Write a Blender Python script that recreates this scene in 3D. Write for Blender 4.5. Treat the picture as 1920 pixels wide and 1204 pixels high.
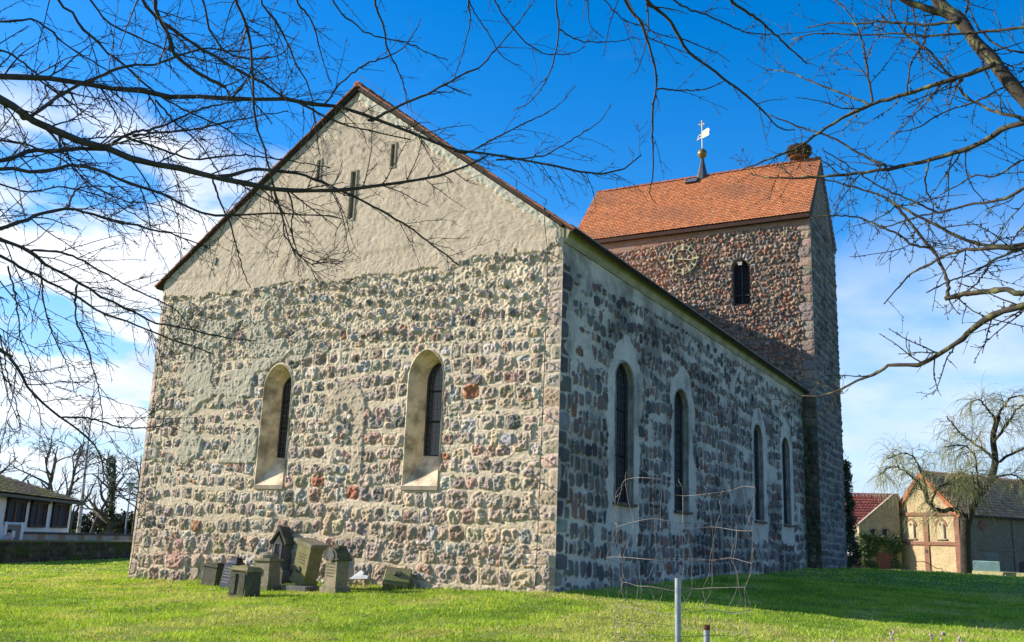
import bpy, math, random
import numpy as np
from mathutils import Matrix, Vector
R = math.radians
rng = np.random.default_rng(7)
random.seed(7)
sc = bpy.context.scene
for o in list(bpy.data.objects): bpy.data.objects.remove(o)
COL = sc.collection

# ------------------------------------------------------------------ camera
CP = np.array([8.5915, -17.3764, .9368]); YAW, PIT, ROL, FPX = -.5125, .2281, .0376, 1788.55
cf = np.array([math.sin(YAW)*math.cos(PIT), math.cos(YAW)*math.cos(PIT), math.sin(PIT)])
_r0 = np.array([math.cos(YAW), -math.sin(YAW), 0]); _u0 = np.cross(_r0, cf)
cr = _r0*math.cos(ROL)+_u0*math.sin(ROL); cu = -_r0*math.sin(ROL)+_u0*math.cos(ROL)
cam = bpy.data.cameras.new('camera'); camo = bpy.data.objects.new('camera', cam); COL.objects.link(camo)
cam.sensor_width = 36; cam.lens = 36*FPX/1920; cam.clip_start = .05; cam.clip_end = 3000
camo.matrix_world = Matrix([[cr[0], cu[0], -cf[0], CP[0]], [cr[1], cu[1], -cf[1], CP[1]], [cr[2], cu[2], -cf[2], CP[2]], [0, 0, 0, 1]])
sc.camera = camo
def pix(x, y, D):
    """point at forward distance D seen at pixel (x, y) of the 1920 px photograph"""
    return CP+D*(cf+(x-960)/FPX*cr-(y-602)/FPX*cu)
def pixz(x, y, z):
    d = cf+(x-960)/FPX*cr-(y-602)/FPX*cu
    return CP+d*((z-CP[2])/d[2])

# ------------------------------------------------------------------ light
SD = np.array([1, .375, -.5]); SD /= np.linalg.norm(SD)      # travel direction of the sunlight
sl = bpy.data.lights.new('sun', 'SUN'); sl.energy = 5.0; sl.angle = R(.5); sl.color = (1, .905, .785)
so = bpy.data.objects.new('sun', sl); COL.objects.link(so)
so.rotation_euler = Vector(SD).to_track_quat('-Z', 'Y').to_euler(); so.location = (-40, -15, 30)
SUN_EL = math.asin(-SD[2]); SUN_AZ = math.atan2(-SD[0], -SD[1])
world = bpy.data.worlds.new('World'); sc.world = world; world.use_nodes = True
nt = world.node_tree; nt.nodes.clear()
def N(nt, t, **k):
    n = nt.nodes.new(t)
    for a, v in k.items(): setattr(n, a, v)
    return n
sky = N(nt, 'ShaderNodeTexSky', sky_type='NISHITA', sun_disc=False, sun_elevation=SUN_EL, sun_rotation=SUN_AZ,
        air_density=1.0, dust_density=.3, ozone_density=3.0)
L = nt.links.new
hs = N(nt, 'ShaderNodeHueSaturation'); hs.inputs['Saturation'].default_value = 1.43; hs.inputs['Value'].default_value = 1.86; hs.inputs['Hue'].default_value = .507; L(sky.outputs[0], hs.inputs['Color'])
tc = N(nt, 'ShaderNodeTexCoord'); sep = N(nt, 'ShaderNodeSeparateXYZ'); L(tc.outputs['Generated'], sep.inputs[0])
def mth(op, a, b=None, c=None, clamp=False, tree=None):
    tree = tree or nt
    n = tree.nodes.new('ShaderNodeMath'); n.operation = op; n.use_clamp = clamp
    for i, v in enumerate((a, b, c)):
        if v is None: continue
        if isinstance(v, (int, float)): n.inputs[i].default_value = v
        else: tree.links.new(v, n.inputs[i])
    return n.outputs[0]
# cloud layer: direction projected on a high plane
zc = mth('ADD', mth('MAXIMUM', sep.outputs['Z'], 0), .16)
cx = mth('DIVIDE', sep.outputs['X'], zc); cy = mth('DIVIDE', sep.outputs['Y'], zc)
cmb = N(nt, 'ShaderNodeCombineXYZ'); L(cx, cmb.inputs[0]); L(cy, cmb.inputs[1])
n1 = N(nt, 'ShaderNodeTexNoise'); n1.inputs['Scale'].default_value = 2.1; n1.inputs['Detail'].default_value = 7; n1.inputs['Roughness'].default_value = .52; n1.inputs['Distortion'].default_value = .25
mp = N(nt, 'ShaderNodeMapping'); mp.inputs['Location'].default_value = (3.1, 1.7, 0); mp.inputs['Scale'].default_value = (1, .8, 1); L(cmb.outputs[0], mp.inputs[0]); L(mp.outputs[0], n1.inputs['Vector'])
az = mth('ARCTAN2', sep.outputs['X'], sep.outputs['Y'])       # azimuth from +Y towards +X
zz = sep.outputs['Z']
def ramp(v, a, b): return mth('DIVIDE', mth('SUBTRACT', v, a), b-a, clamp=True)
left = ramp(az, -.62, -.86)      # 1 towards the left of the view
edge = mth('ADD', zz, mth('MULTIPLY', mth('SUBTRACT', n1.outputs['Fac'], .5), .22))
lowl = mth('MULTIPLY', ramp(edge, .40, .36), left)
lowr = mth('MULTIPLY', ramp(edge, .33, .26), mth('SUBTRACT', 1, left))
wisp = mth('MULTIPLY', ramp(n1.outputs['Fac'], .64, .80), .5)
cov = mth('ADD', mth('MULTIPLY', lowl, mth('ADD', .06, mth('MULTIPLY', ramp(n1.outputs['Fac'], .41, .49), .94))), mth('MULTIPLY', lowr, mth('ADD', .30, mth('MULTIPLY', ramp(n1.outputs['Fac'], .40, .58), .65))))
dens = mth('ADD', cov, mth('MULTIPLY', wisp, ramp(zz, .50, .36)), clamp=True)
dens = mth('MULTIPLY', dens, mth('ADD', .45, mth('MULTIPLY', ramp(zz, .02, .12), .55)))
bn = N(nt, 'ShaderNodeTexNoise'); bn.inputs['Scale'].default_value = 2.2; bn.inputs['Detail'].default_value = 4; L(mp.outputs[0], bn.inputs['Vector'])
cc = N(nt, 'ShaderNodeMixRGB'); cc.inputs[1].default_value = (5.4, 6.4, 8.2, 1); cc.inputs[2].default_value = (9.4, 9.6, 9.8, 1)
L(ramp(bn.outputs['Fac'], .35, .6), cc.inputs[0])
cr2 = N(nt, 'ShaderNodeMixRGB'); L(mth('MULTIPLY', mth('SUBTRACT', 1, left), .62), cr2.inputs[0]); L(cc.outputs[0], cr2.inputs[1]); cr2.inputs[2].default_value = (5.2, 6.4, 8.2, 1)
mx = N(nt, 'ShaderNodeMixRGB'); L(mth('MULTIPLY', dens, mth('ADD', mth('MULTIPLY', left, .22), .72)), mx.inputs[0])
hz = N(nt, 'ShaderNodeMixRGB'); L(mth('MULTIPLY', ramp(zz, .26, .0), .85), hz.inputs[0]); L(hs.outputs[0], hz.inputs[1]); hz.inputs[2].default_value = (4.0, 5.3, 8.0, 1); L(hz.outputs[0], mx.inputs[1]); L(cr2.outputs[0], mx.inputs[2])
bg = N(nt, 'ShaderNodeBackground'); bg.inputs[1].default_value = .075; L(mx.outputs[0], bg.inputs[0])
wo = N(nt, 'ShaderNodeOutputWorld'); L(bg.outputs[0], wo.inputs[0])
sc.view_settings.view_transform = 'Standard'; sc.view_settings.look = 'None'; sc.view_settings.gamma = 1
sc.view_settings.exposure = 0.85
sc.cycles.max_bounces = 6; sc.cycles.diffuse_bounces = 3; sc.cycles.glossy_bounces = 2; sc.cycles.transparent_max_bounces = 8

# ------------------------------------------------------------------ helpers: meshes
ORG = {}
def thing(name, label, cat, loc=(0, 0, 0), group=None, rz=0):
    o = bpy.data.objects.new(name, None); COL.objects.link(o); o.location = loc; o.rotation_euler = (0, 0, rz)
    o.empty_display_size = .2
    o['label'] = label; o['category'] = cat
    if group: o['group'] = group
    ORG[o] = np.array(loc, float)
    return o
def tag(o, label, cat, group=None):
    o['label'] = label; o['category'] = cat
    if group: o['group'] = group
    return o
class MB:
    def __init__(s): s.v = []; s.f = []; s.n = 0; s.c = []
    def add(s, V, F, c=None):
        V = np.asarray(V, float).reshape(-1, 3)
        F = np.asarray(F, int) if not isinstance(F, list) else F
        if isinstance(F, list):
            by = {}
            for f in F: by.setdefault(len(f), []).append(f)
            for k, ff in by.items(): s.f.append(np.array(ff, int)+s.n)
        else: s.f.append(F+s.n)
        s.v.append(V); s.n += len(V)
        if c is None: c = (.5, .5, .5)
        c = np.asarray(c, float)
        if c.ndim == 1: c = np.tile(c, (len(V), 1))
        s.c.append(c)
        return s
    def box(s, c, d, rz=0, M=None, col=None, bev=0):
        x, y, z = np.array(d)/2
        if bev:
            b = min(bev, x*.9, y*.9, z*.9); P = []
            for zz, q in ((-z, b), (-z+b, 0), (z-b, 0), (z, b)):
                X, Y = x-q, y-q
                P += [(-X+ (b if q == 0 else 0)*0, -Y, zz), (X, -Y, zz), (X, Y, zz), (-X, Y, zz)]
            V = np.array(P); F = [[3, 2, 1, 0], [12, 13, 14, 15]]
            for k in range(3):
                for i in range(4): j = (i+1) % 4; F.append([k*4+i, k*4+j, k*4+4+j, k*4+4+i])
        else:
            V = np.array([(-x, -y, -z), (x, -y, -z), (x, y, -z), (-x, y, -z), (-x, -y, z), (x, -y, z), (x, y, z), (-x, y, z)])
            F = [[3, 2, 1, 0], [4, 5, 6, 7], [0, 1, 5, 4], [1, 2, 6, 5], [2, 3, 7, 6], [3, 0, 4, 7]]
        if rz: V = V@np.array([[math.cos(rz), math.sin(rz), 0], [-math.sin(rz), math.cos(rz), 0], [0, 0, 1]])
        if M is not None: V = V@np.array(M).T
        return s.add(V+np.array(c), F, col)
    def quad(s, a, b, c, d, col=None): return s.add([a, b, c, d], [[0, 1, 2, 3]], col)
    def poly(s, pts, col=None): return s.add(pts, [list(range(len(pts)))], col)
    def prism(s, pts, vec, col=None):
        n = len(pts); P = np.array(pts, float); V = np.vstack([P, P+np.array(vec)])
        F = [list(range(n))[::-1], list(range(n, 2*n))]+[[i, (i+1) % n, n+(i+1) % n, n+i] for i in range(n)]
        return s.add(V, F, col)
    def lathe(s, prof, c=(0, 0, 0), n=16, col=None, sq=False, rot=None, ph=0):
        """prof: list (r, z)"""
        V = []
        for r, z in prof:
            for i in range(n):
                a = 2*math.pi*i/n+ph; V.append((r*math.cos(a), r*math.sin(a), z))
        m = len(prof); F = []
        for k in range(m-1):
            for i in range(n): j = (i+1) % n; F.append([k*n+i, k*n+j, (k+1)*n+j, (k+1)*n+i])
        F.append(list(range(n))[::-1]); F.append([(m-1)*n+i for i in range(n)])
        V = np.array(V)
        if rot is not None: V = V@np.array(rot).T
        return s.add(V+np.array(c), F, col)
    def tube(s, P, r, n=6, col=None):
        P = np.array(P, float)[None]; r = np.broadcast_to(np.asarray(r, float), (P.shape[1],))[None]
        return s.tubes(P, r, n, col)
    def tubes(s, P, Rr, n=4, col=None):
        """P (M,N,3) polylines, Rr (M,N) radii: all swept in one go"""
        M_, N_, _ = P.shape
        T = np.gradient(P, axis=1); T /= np.linalg.norm(T, axis=2, keepdims=True)+1e-12
        ref = np.where(np.abs(T[:, :1, 2:3]) > .9, np.array([1., 0, 0]), np.array([0., 0, 1.]))
        A = np.cross(T, np.broadcast_to(ref, T.shape)); A /= np.linalg.norm(A, axis=2, keepdims=True)+1e-9
        B = np.cross(T, A)
        a = np.arange(n)*2*math.pi/n
        V = P[:, :, None]+Rr[:, :, None, None]*(np.cos(a)[None, None, :, None]*A[:, :, None]+np.sin(a)[None, None, :, None]*B[:, :, None])
        base = (np.arange(M_)*N_*n)[:, None, None]+(np.arange(N_-1)*n)[None, :, None]
        i = np.arange(n)[None, None]; j = (np.arange(n)+1) % n; j = j[None, None]
        F = np.stack([base+i, base+j, base+n+j, base+n+i], -1).reshape(-1, 4)
        s.add(V.reshape(-1, 3), F, col)
        if n >= 3:
            e = (np.arange(M_)*N_*n)[:, None]+np.arange(n)[None]
            s.f.append(e[:, ::-1]+s.n-M_*N_*n); s.f.append(e+(N_-1)*n+s.n-M_*N_*n)
        return s
    def build(s, name, mat, parent=None, smooth=False, world=True, col=False, extra=None):
        V = np.vstack(s.v)
        if parent is not None and world: V = V-ORG[parent]
        me = bpy.data.meshes.new(name)
        tot = np.concatenate([np.full(len(f), f.shape[1]) for f in s.f]); idx = np.concatenate([f.ravel() for f in s.f])
        me.vertices.add(len(V)); me.vertices.foreach_set('co', V.astype(np.float32).ravel())
        me.loops.add(len(idx)); me.loops.foreach_set('vertex_index', idx.astype(np.int32))
        me.polygons.add(len(tot)); st = np.concatenate([[0], np.cumsum(tot)[:-1]])
        me.polygons.foreach_set('loop_start', st.astype(np.int32)); me.polygons.foreach_set('loop_total', tot.astype(np.int32))
        me.update(calc_edges=True)
        me.polygons.foreach_set('use_smooth', np.full(len(tot), bool(smooth)))
        if col:
            a = me.attributes.new('tone', 'FLOAT_COLOR', 'POINT'); c = np.vstack(s.c)
            a.data.foreach_set('color', np.hstack([c[:, :3], np.ones((len(c), 1))]).astype(np.float32).ravel())
        for k, arr in (extra or {}).items():
            a = me.attributes.new(k, 'FLOAT', 'POINT'); a.data.foreach_set('value', np.asarray(arr, np.float32).ravel())
        me.materials.append(mat)
        o = bpy.data.objects.new(name, me); COL.objects.link(o)
        if parent is not None:
            o.parent = parent; ORG[o] = ORG[parent]
        else: ORG[o] = np.zeros(3)
        return o
def copy_tree(o, parent=None):
    c = o.copy(); COL.objects.link(c); c.parent = parent
    for ch in o.children: copy_tree(ch, c)
    return c

# ------------------------------------------------------------------ helpers: noise on rasters
def up(g, ny, nx):
    gy = np.linspace(0, g.shape[0]-1.001, ny); gx = np.linspace(0, g.shape[1]-1.001, nx)
    iy = gy.astype(int); ix = gx.astype(int); fy = gy-iy; fx = gx-ix
    fy = fy*fy*(3-2*fy); fx = fx*fx*(3-2*fx); fy = fy[:, None]; fx = fx[None]
    a = g[iy][:, ix]; b = g[iy][:, ix+1]; c = g[iy+1][:, ix]; d = g[iy+1][:, ix+1]
    return (a*(1-fx)+b*fx)*(1-fy)+(c*(1-fx)+d*fx)*fy
def vn(W, H, nx, ny, cell, octv=1, seed=0, rough=.5):
    g = np.random.default_rng(seed); out = np.zeros((ny, nx)); amp = 1; tot = 0
    for k in range(octv):
        out += amp*up(g.random((max(2, int(H/cell)+2), max(2, int(W/cell)+2)))*2-1, ny, nx); tot += amp; amp *= rough; cell /= 2
    return out/tot
def smooth01(x, a, b):
    t = np.clip((x-a)/(b-a), 0, 1); return t*t*(3-2*t)

# ------------------------------------------------------------------ helpers: materials
def mat_new(name):
    m = bpy.data.materials.new(name); m.use_nodes = True; t = m.node_tree; b = t.nodes['Principled BSDF']
    return m, t, b
def noise(t, scale, detail=4, rough=.55, vec=None, dist=0):
    n = t.nodes.new('ShaderNodeTexNoise'); n.inputs['Scale'].default_value = scale; n.inputs['Detail'].default_value = detail
    n.inputs['Roughness'].default_value = rough; n.inputs['Distortion'].default_value = dist
    if vec is not None: t.links.new(vec, n.inputs['Vector'])
    return n.outputs['Fac']
def geo_pos(t):
    n = t.nodes.new('ShaderNodeTexCoord'); return n.outputs['Object']
def mixc(t, f, a, b, mode='MIX'):
    n = t.nodes.new('ShaderNodeMixRGB'); n.blend_type = mode
    for i, v in ((0, f), (1, a), (2, b)):
        if isinstance(v, (int, float)): n.inputs[i].default_value = v
        elif isinstance(v, tuple): n.inputs[i].default_value = (*v, 1) if len(v) == 3 else v
        else: t.links.new(v, n.inputs[i])
    return n.outputs[0]
def mrange(t, v, a, b, c=0, d=1):
    n = t.nodes.new('ShaderNodeMapRange'); t.links.new(v, n.inputs[0]); n.clamp = True
    for i, x in ((1, a), (2, b), (3, c), (4, d)): n.inputs[i].default_value = x
    return n.outputs[0]
def bump(t, b, h, strength=.5, dist=.01):
    n = t.nodes.new('ShaderNodeBump'); n.inputs['Strength'].default_value = strength; n.inputs['Distance'].default_value = dist
    t.links.new(h, n.inputs['Height']); t.links.new(n.outputs[0], b.inputs['Normal'])
def plain(name, col, rough=.8, col2=None, scale=6, bscale=None, bst=.3, bdist=.01, metal=0, spec=.3, detail=5, lo=.35, hi=.65):
    m, t, b = mat_new(name)
    p = geo_pos(t)
    if col2 is None: b.inputs['Base Color'].default_value = (*col, 1)
    else: t.links.new(mixc(t, mrange(t, noise(t, scale, detail, .6, p), lo, hi), col, col2), b.inputs['Base Color'])
    b.inputs['Roughness'].default_value = rough; b.inputs['Metallic'].default_value = metal
    b.inputs['Specular IOR Level'].default_value = spec
    if bscale: bump(t, b, noise(t, bscale, 5, .6, p), bst, bdist)
    return m
def toned(name, rough=.85, vary=.25, scale=30, bscale=None, bst=.4, bdist=.01, spec=.25, stain=None):
    """colour comes from the mesh's own 'tone' attribute, with grain on top"""
    m, t, b = mat_new(name); p = geo_pos(t)
    a = t.nodes.new('ShaderNodeAttribute'); a.attribute_name = 'tone'
    f = mrange(t, noise(t, scale, 5, .65, p), .3, .7, 1-vary, 1+vary)
    c = mixc(t, 1.0, a.outputs['Color'], f, 'MULTIPLY')
    if stain: c = mixc(t, mrange(t, noise(t, stain[1], 5, .6, p), stain[2], stain[3]), c, stain[0])
    t.links.new(c, b.inputs['Base Color']); b.inputs['Roughness'].default_value = rough; b.inputs['Specular IOR Level'].default_value = spec
    if bscale: bump(t, b, noise(t, bscale, 6, .65, p), bst, bdist)
    return m
def masonry(name, stain=(.03, .03, .03), st=(.55, .8), k=0.5):
    m, t, b = mat_new(name); p = geo_pos(t)
    a = t.nodes.new('ShaderNodeAttribute'); a.attribute_name = 'tone'
    ms = t.nodes.new('ShaderNodeAttribute'); ms.attribute_name = 'stone'
    g1 = mrange(t, noise(t, 55, 4, .7, p), .32, .68, .62, 1.38)      # granite grain
    g2 = mrange(t, noise(t, 9, 5, .6, p), .3, .7, .86, 1.14)
    gr = mixc(t, ms.outputs['Fac'], g2, g1)
    c = mixc(t, 1.0, a.outputs['Color'], gr, 'MULTIPLY')
    c = mixc(t, mrange(t, noise(t, 1.1, 6, .6, p), st[0], st[1], 0, k), c, stain)
    t.links.new(c, b.inputs['Base Color']); b.inputs['Roughness'].default_value = .9; b.inputs['Specular IOR Level'].default_value = .2
    h = t.nodes.new('ShaderNodeMath'); h.operation = 'MULTIPLY'
    t.links.new(noise(t, 38, 6, .7, p), h.inputs[0]); t.links.new(mrange(t, ms.outputs['Fac'], 0, 1, .45, 1.2), h.inputs[1])
    bump(t, b, h.outputs[0], .9, .035)
    return m

# ------------------------------------------------------------------ ground
def GZ_setup():
    P = [(0, 0, 0), (-12.16, 0, -.32), (-6, 0, -.14), (-9, 0, -.22), (-6, -1, -.235), (-8.5, -1, -.30), (-3.5, -1, -.17), (-10.5, -1, -.38), (-6, -4, -.36), (-12, -5, -.5), (0, 22.6, .38), (0, 11, .2), (.56, 28, .38), (-11, 28, 0.1), (-12.2, 14, -.2), (1, .4, -.045), (3.5, 1.3, -.12),
         (5.4, 2, -.25), (8, 3, -.3), (13, 5, -.32), (8.6, -17.4, -.68), (4, -9, -.5), (8.3, -9.7, -.55), (14, -10, -.6), (-3, -12, -.6), (-20, -20, -.8), (25, -20, -.7), (25, 20, -.2), (10, 25, .25), (4, 14, .1), (14, 14, 0)]
    for px, py, z in ((0, 1057, -.77), (240, 1047, -.72), (120, 1050, -.75)): q = pixz(px, py, z); P.append((q[0], q[1], z))
    for px, py, D in ((1810, 1080, 58), (1700, 1077, 64), (1915, 1090, 60), (1625, 1069, 60)): q = pix(px, py, D); P.append(tuple(q))
    for px, D in ((60, 75), (230, 80), (400, 90)): q = pix(px, 1000, D); P.append((q[0], q[1], -.5))
    P += [(60, 90, -.3), (90, 20, -.4), (-60, -30, -.8), (-90, 40, -.6), (0, 120, -.3), (60, -60, -.7)]
    P = np.array(P); X = P[:, :2]; d = np.linalg.norm(X[:, None]-X[None], axis=2)
    n = len(P); A = np.zeros((n+3, n+3)); A[:n, :n] = d; A[:n, n] = 1; A[:n, n+1:] = X; A[n:, :n] = A[:n, n:].T
    return X, np.linalg.solve(A+np.eye(n+3)*1e-6, np.concatenate([P[:, 2], [0, 0, 0]]))
GX, GW = GZ_setup()
def gz(x, y):
    x = np.asarray(x, float); y = np.asarray(y, float)
    q = np.stack([x.ravel(), y.ravel()], 1); out = np.empty(len(q))
    for i in range(0, len(q), 20000):
        b = q[i:i+20000]; d = np.linalg.norm(b[:, None]-GX[None], axis=2); out[i:i+20000] = d@GW[:len(GX)]+GW[len(GX)]+b@GW[len(GX)+1:]
    rr = np.hypot(q[:, 0], q[:, 1]-20); w = smooth01(rr, 90, 140)
    out = out*(1-w)-.5*w
    return out.reshape(x.shape) if x.shape else float(out[0])
def axis_steps(lo, hi, fine, a, b):
    xs = list(np.arange(a, b+1e-6, fine)); s = fine; x = b
    while x < hi: s *= 1.25; x += s; xs.append(x)
    s = fine; x = a
    while x > lo: s *= 1.25; x -= s; xs.insert(0, x)
    return np.array(xs)
gx = axis_steps(-1500, 1500, .22, -16, 22); gy = axis_steps(-300, 2500, .22, -14, 12)
GXX, GYY = np.meshgrid(gx, gy); GZZ = gz(GXX, GYY)
fine = ((GXX > -25) & (GXX < 30) & (GYY > -18) & (GYY < 30))
GZZ = GZZ+fine*(vn(1, 1, len(gx), len(gy), .012, 3, 5)*.03)
ny, nx = GXX.shape; I = np.arange(ny*nx).reshape(ny, nx)
gF = np.stack([I[:-1, :-1], I[:-1, 1:], I[1:, 1:], I[1:, :-1]], -1).reshape(-1, 4)
m, t, b = mat_new('lawn_ground'); p = geo_pos(t)
c = mixc(t, mrange(t, noise(t, .45, 5, .6, p), .35, .65), (.21, .29, .045), (.27, .32, .07))
c = mixc(t, mrange(t, noise(t, 7, 5, .7, p), .35, .7), c, (.13, .20, .03))
c = mixc(t, mrange(t, noise(t, 2.1, 6, .7, p), .60, .74, 0, .55), c, (.26, .23, .10))
t.links.new(c, b.inputs['Base Color']); b.inputs['Roughness'].default_value = 1; b.inputs['Specular IOR Level'].default_value = .1
bump(t, b, noise(t, 22, 6, .75, p), .9, .06)
g = MB(); g.add(np.stack([GXX, GYY, GZZ], -1).reshape(-1, 3), gF); go = g.build('ground', m, smooth=True); go['kind'] = 'structure'

# grass blades over the near lawn
def make_grass():
    out = []
    r = np.random.default_rng(3)
    n = 1500000
    x = r.uniform(-16, 16, n); y = r.uniform(-13, 13, n); nf = 700000; x = np.concatenate([x, r.uniform(-42, 26, nf)]); y = np.concatenate([y, r.uniform(-8, 46, nf)]); n += nf
    d = np.stack([x, y], 1)-CP[:2]; fwd = d@cf[:2]/np.linalg.norm(cf[:2]); lat = d@cr[:2]
    k = (fwd > 9.5) & (fwd < 62) & (np.abs(lat) < fwd*.60+1)
    k &= ~((x < 0.05) & (x > -12.16) & (y > 0) & (y < 28)); k &= ~((y-9.36+2*(x+31.5) > 0) & (x < -20) & (y > 5) & (2.1*(x+31.5)+(y-9.36) < -1.0))
    k &= r.random(n) < np.clip(13/np.maximum(fwd, 1), .18, 1)
    x, y, fwd = x[k], y[k], fwd[k]; n = len(x)
    cl = up(r.random((90, 90)), 400, 400)[((y+13)*15).astype(int) % 400, ((x+50)*12).astype(int) % 400]
    h = (.022+.030*r.random(n))*(.6+.9*cl); big = r.random(n) < .02; h[big] *= r.uniform(1.4, 2.6, big.sum())
    nearw = np.exp(-np.maximum(0, np.abs(y)-.02)/.25)*((x < 0) & (x > -12.3)); nearw = nearw+np.exp(-np.maximum(0, x-.02)/.25)*((y > 0) & (y < 22.8) & (x > 0)); h *= 1+1.7*nearw*r.random(n)
    w = (.0035+.003*r.random(n))*(1+fwd/22)*(1+np.maximum(0, fwd-20)/12)
    a = r.uniform(0, 2*math.pi, n); lean = r.normal(0, .55, (n, 2))*h[:, None]
    clb = up(r.random((60, 60)), 400, 400)[((y+50)*6).astype(int) % 400, ((x+50)*6).astype(int) % 400]; z = gz(x, y)-.004
    A = np.stack([x-np.cos(a)*w, y-np.sin(a)*w, z], 1); B = np.stack([x+np.cos(a)*w, y+np.sin(a)*w, z], 1)
    C = np.stack([x+lean[:, 0], y+lean[:, 1], z+h], 1)
    V = np.stack([A, B, C], 1).reshape(-1, 3); F = np.arange(3*n).reshape(-1, 3)
    pal = np.array([(.33, .46, .045), (.43, .54, .075), (.17, .30, .028), (.56, .50, .21), (.38, .50, .04)])
    ci = r.choice(5, n, p=[.3, .25, .22, .07, .16]); dry = (clb > .66) & (r.random(n) < .45); ci[dry] = 3; lush = (clb < .30) & (r.random(n) < .6); ci[lush] = 2; cc_ = pal[ci]*r.uniform(.75, 1.18, (n, 1))*(.80+.4*cl[:, None])
    mb = MB(); mb.add(V, F, np.repeat(cc_, 3, 0))
    m, t, b = mat_new('grass_blade'); at = t.nodes.new('ShaderNodeAttribute'); at.attribute_name = 'tone'
    b.inputs['Roughness'].default_value = .6; b.inputs['Specular IOR Level'].default_value = .25
    t.links.new(at.outputs['Color'], b.inputs['Base Color'])
    tr = t.nodes.new('ShaderNodeBsdfTranslucent'); t.links.new(mixc(t, 1., at.outputs['Color'], (1.3, 1.25, .5), 'MULTIPLY'), tr.inputs[0])
    ms = t.nodes.new('ShaderNodeMixShader'); ms.inputs[0].default_value = .35
    t.links.new(b.outputs[0], ms.inputs[1]); t.links.new(tr.outputs[0], ms.inputs[2]); t.links.new(ms.outputs[0], t.nodes['Material Output'].inputs[0])
    o = mb.build('grass', m, col=True); o['kind'] = 'stuff'; tag(o, 'short green lawn grass growing around the church', 'grass')
    return o
make_grass()

# ------------------------------------------------------------------ masonry rasters
PAL_WARM = [((0.505, 0.387, 0.289), 7), ((0.458, 0.375, 0.301), 6), ((0.384, 0.327, 0.272), 5), ((0.210, 0.190, 0.172), 2.4), ((0.529, 0.476, 0.402), 3.0), ((0.458, 0.303, 0.230), 2.4), ((0.397, 0.173, 0.106), .5),
            ((0.349, 0.345, 0.331), 2.2), ((0.529, 0.422, 0.283), 4), ((0.373, 0.292, 0.230), 4)]
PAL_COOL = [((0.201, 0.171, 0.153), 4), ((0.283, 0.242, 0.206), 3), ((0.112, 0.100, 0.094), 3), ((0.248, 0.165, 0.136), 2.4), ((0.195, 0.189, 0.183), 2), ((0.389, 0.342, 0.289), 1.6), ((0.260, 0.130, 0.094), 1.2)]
PAL_TOWER = [((.40, .26, .18), 5), ((.32, .22, .16), 5), ((.23, .195, .17), 3.5), ((.12, .105, .095), 2.5), ((.40, .33, .26), 2.0), ((.38, .17, .11), 2.6), ((.20, .195, .19), 2), ((.43, .30, .20), 2)]
def pick(pal, r):
    w = np.array([q[1] for q in pal], float); i = r.choice(len(pal), p=w/w.sum()); c = np.array(pal[i][0]); return c*r.uniform(.8, 1.22)*(1+r.normal(0, .035, 3))
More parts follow.
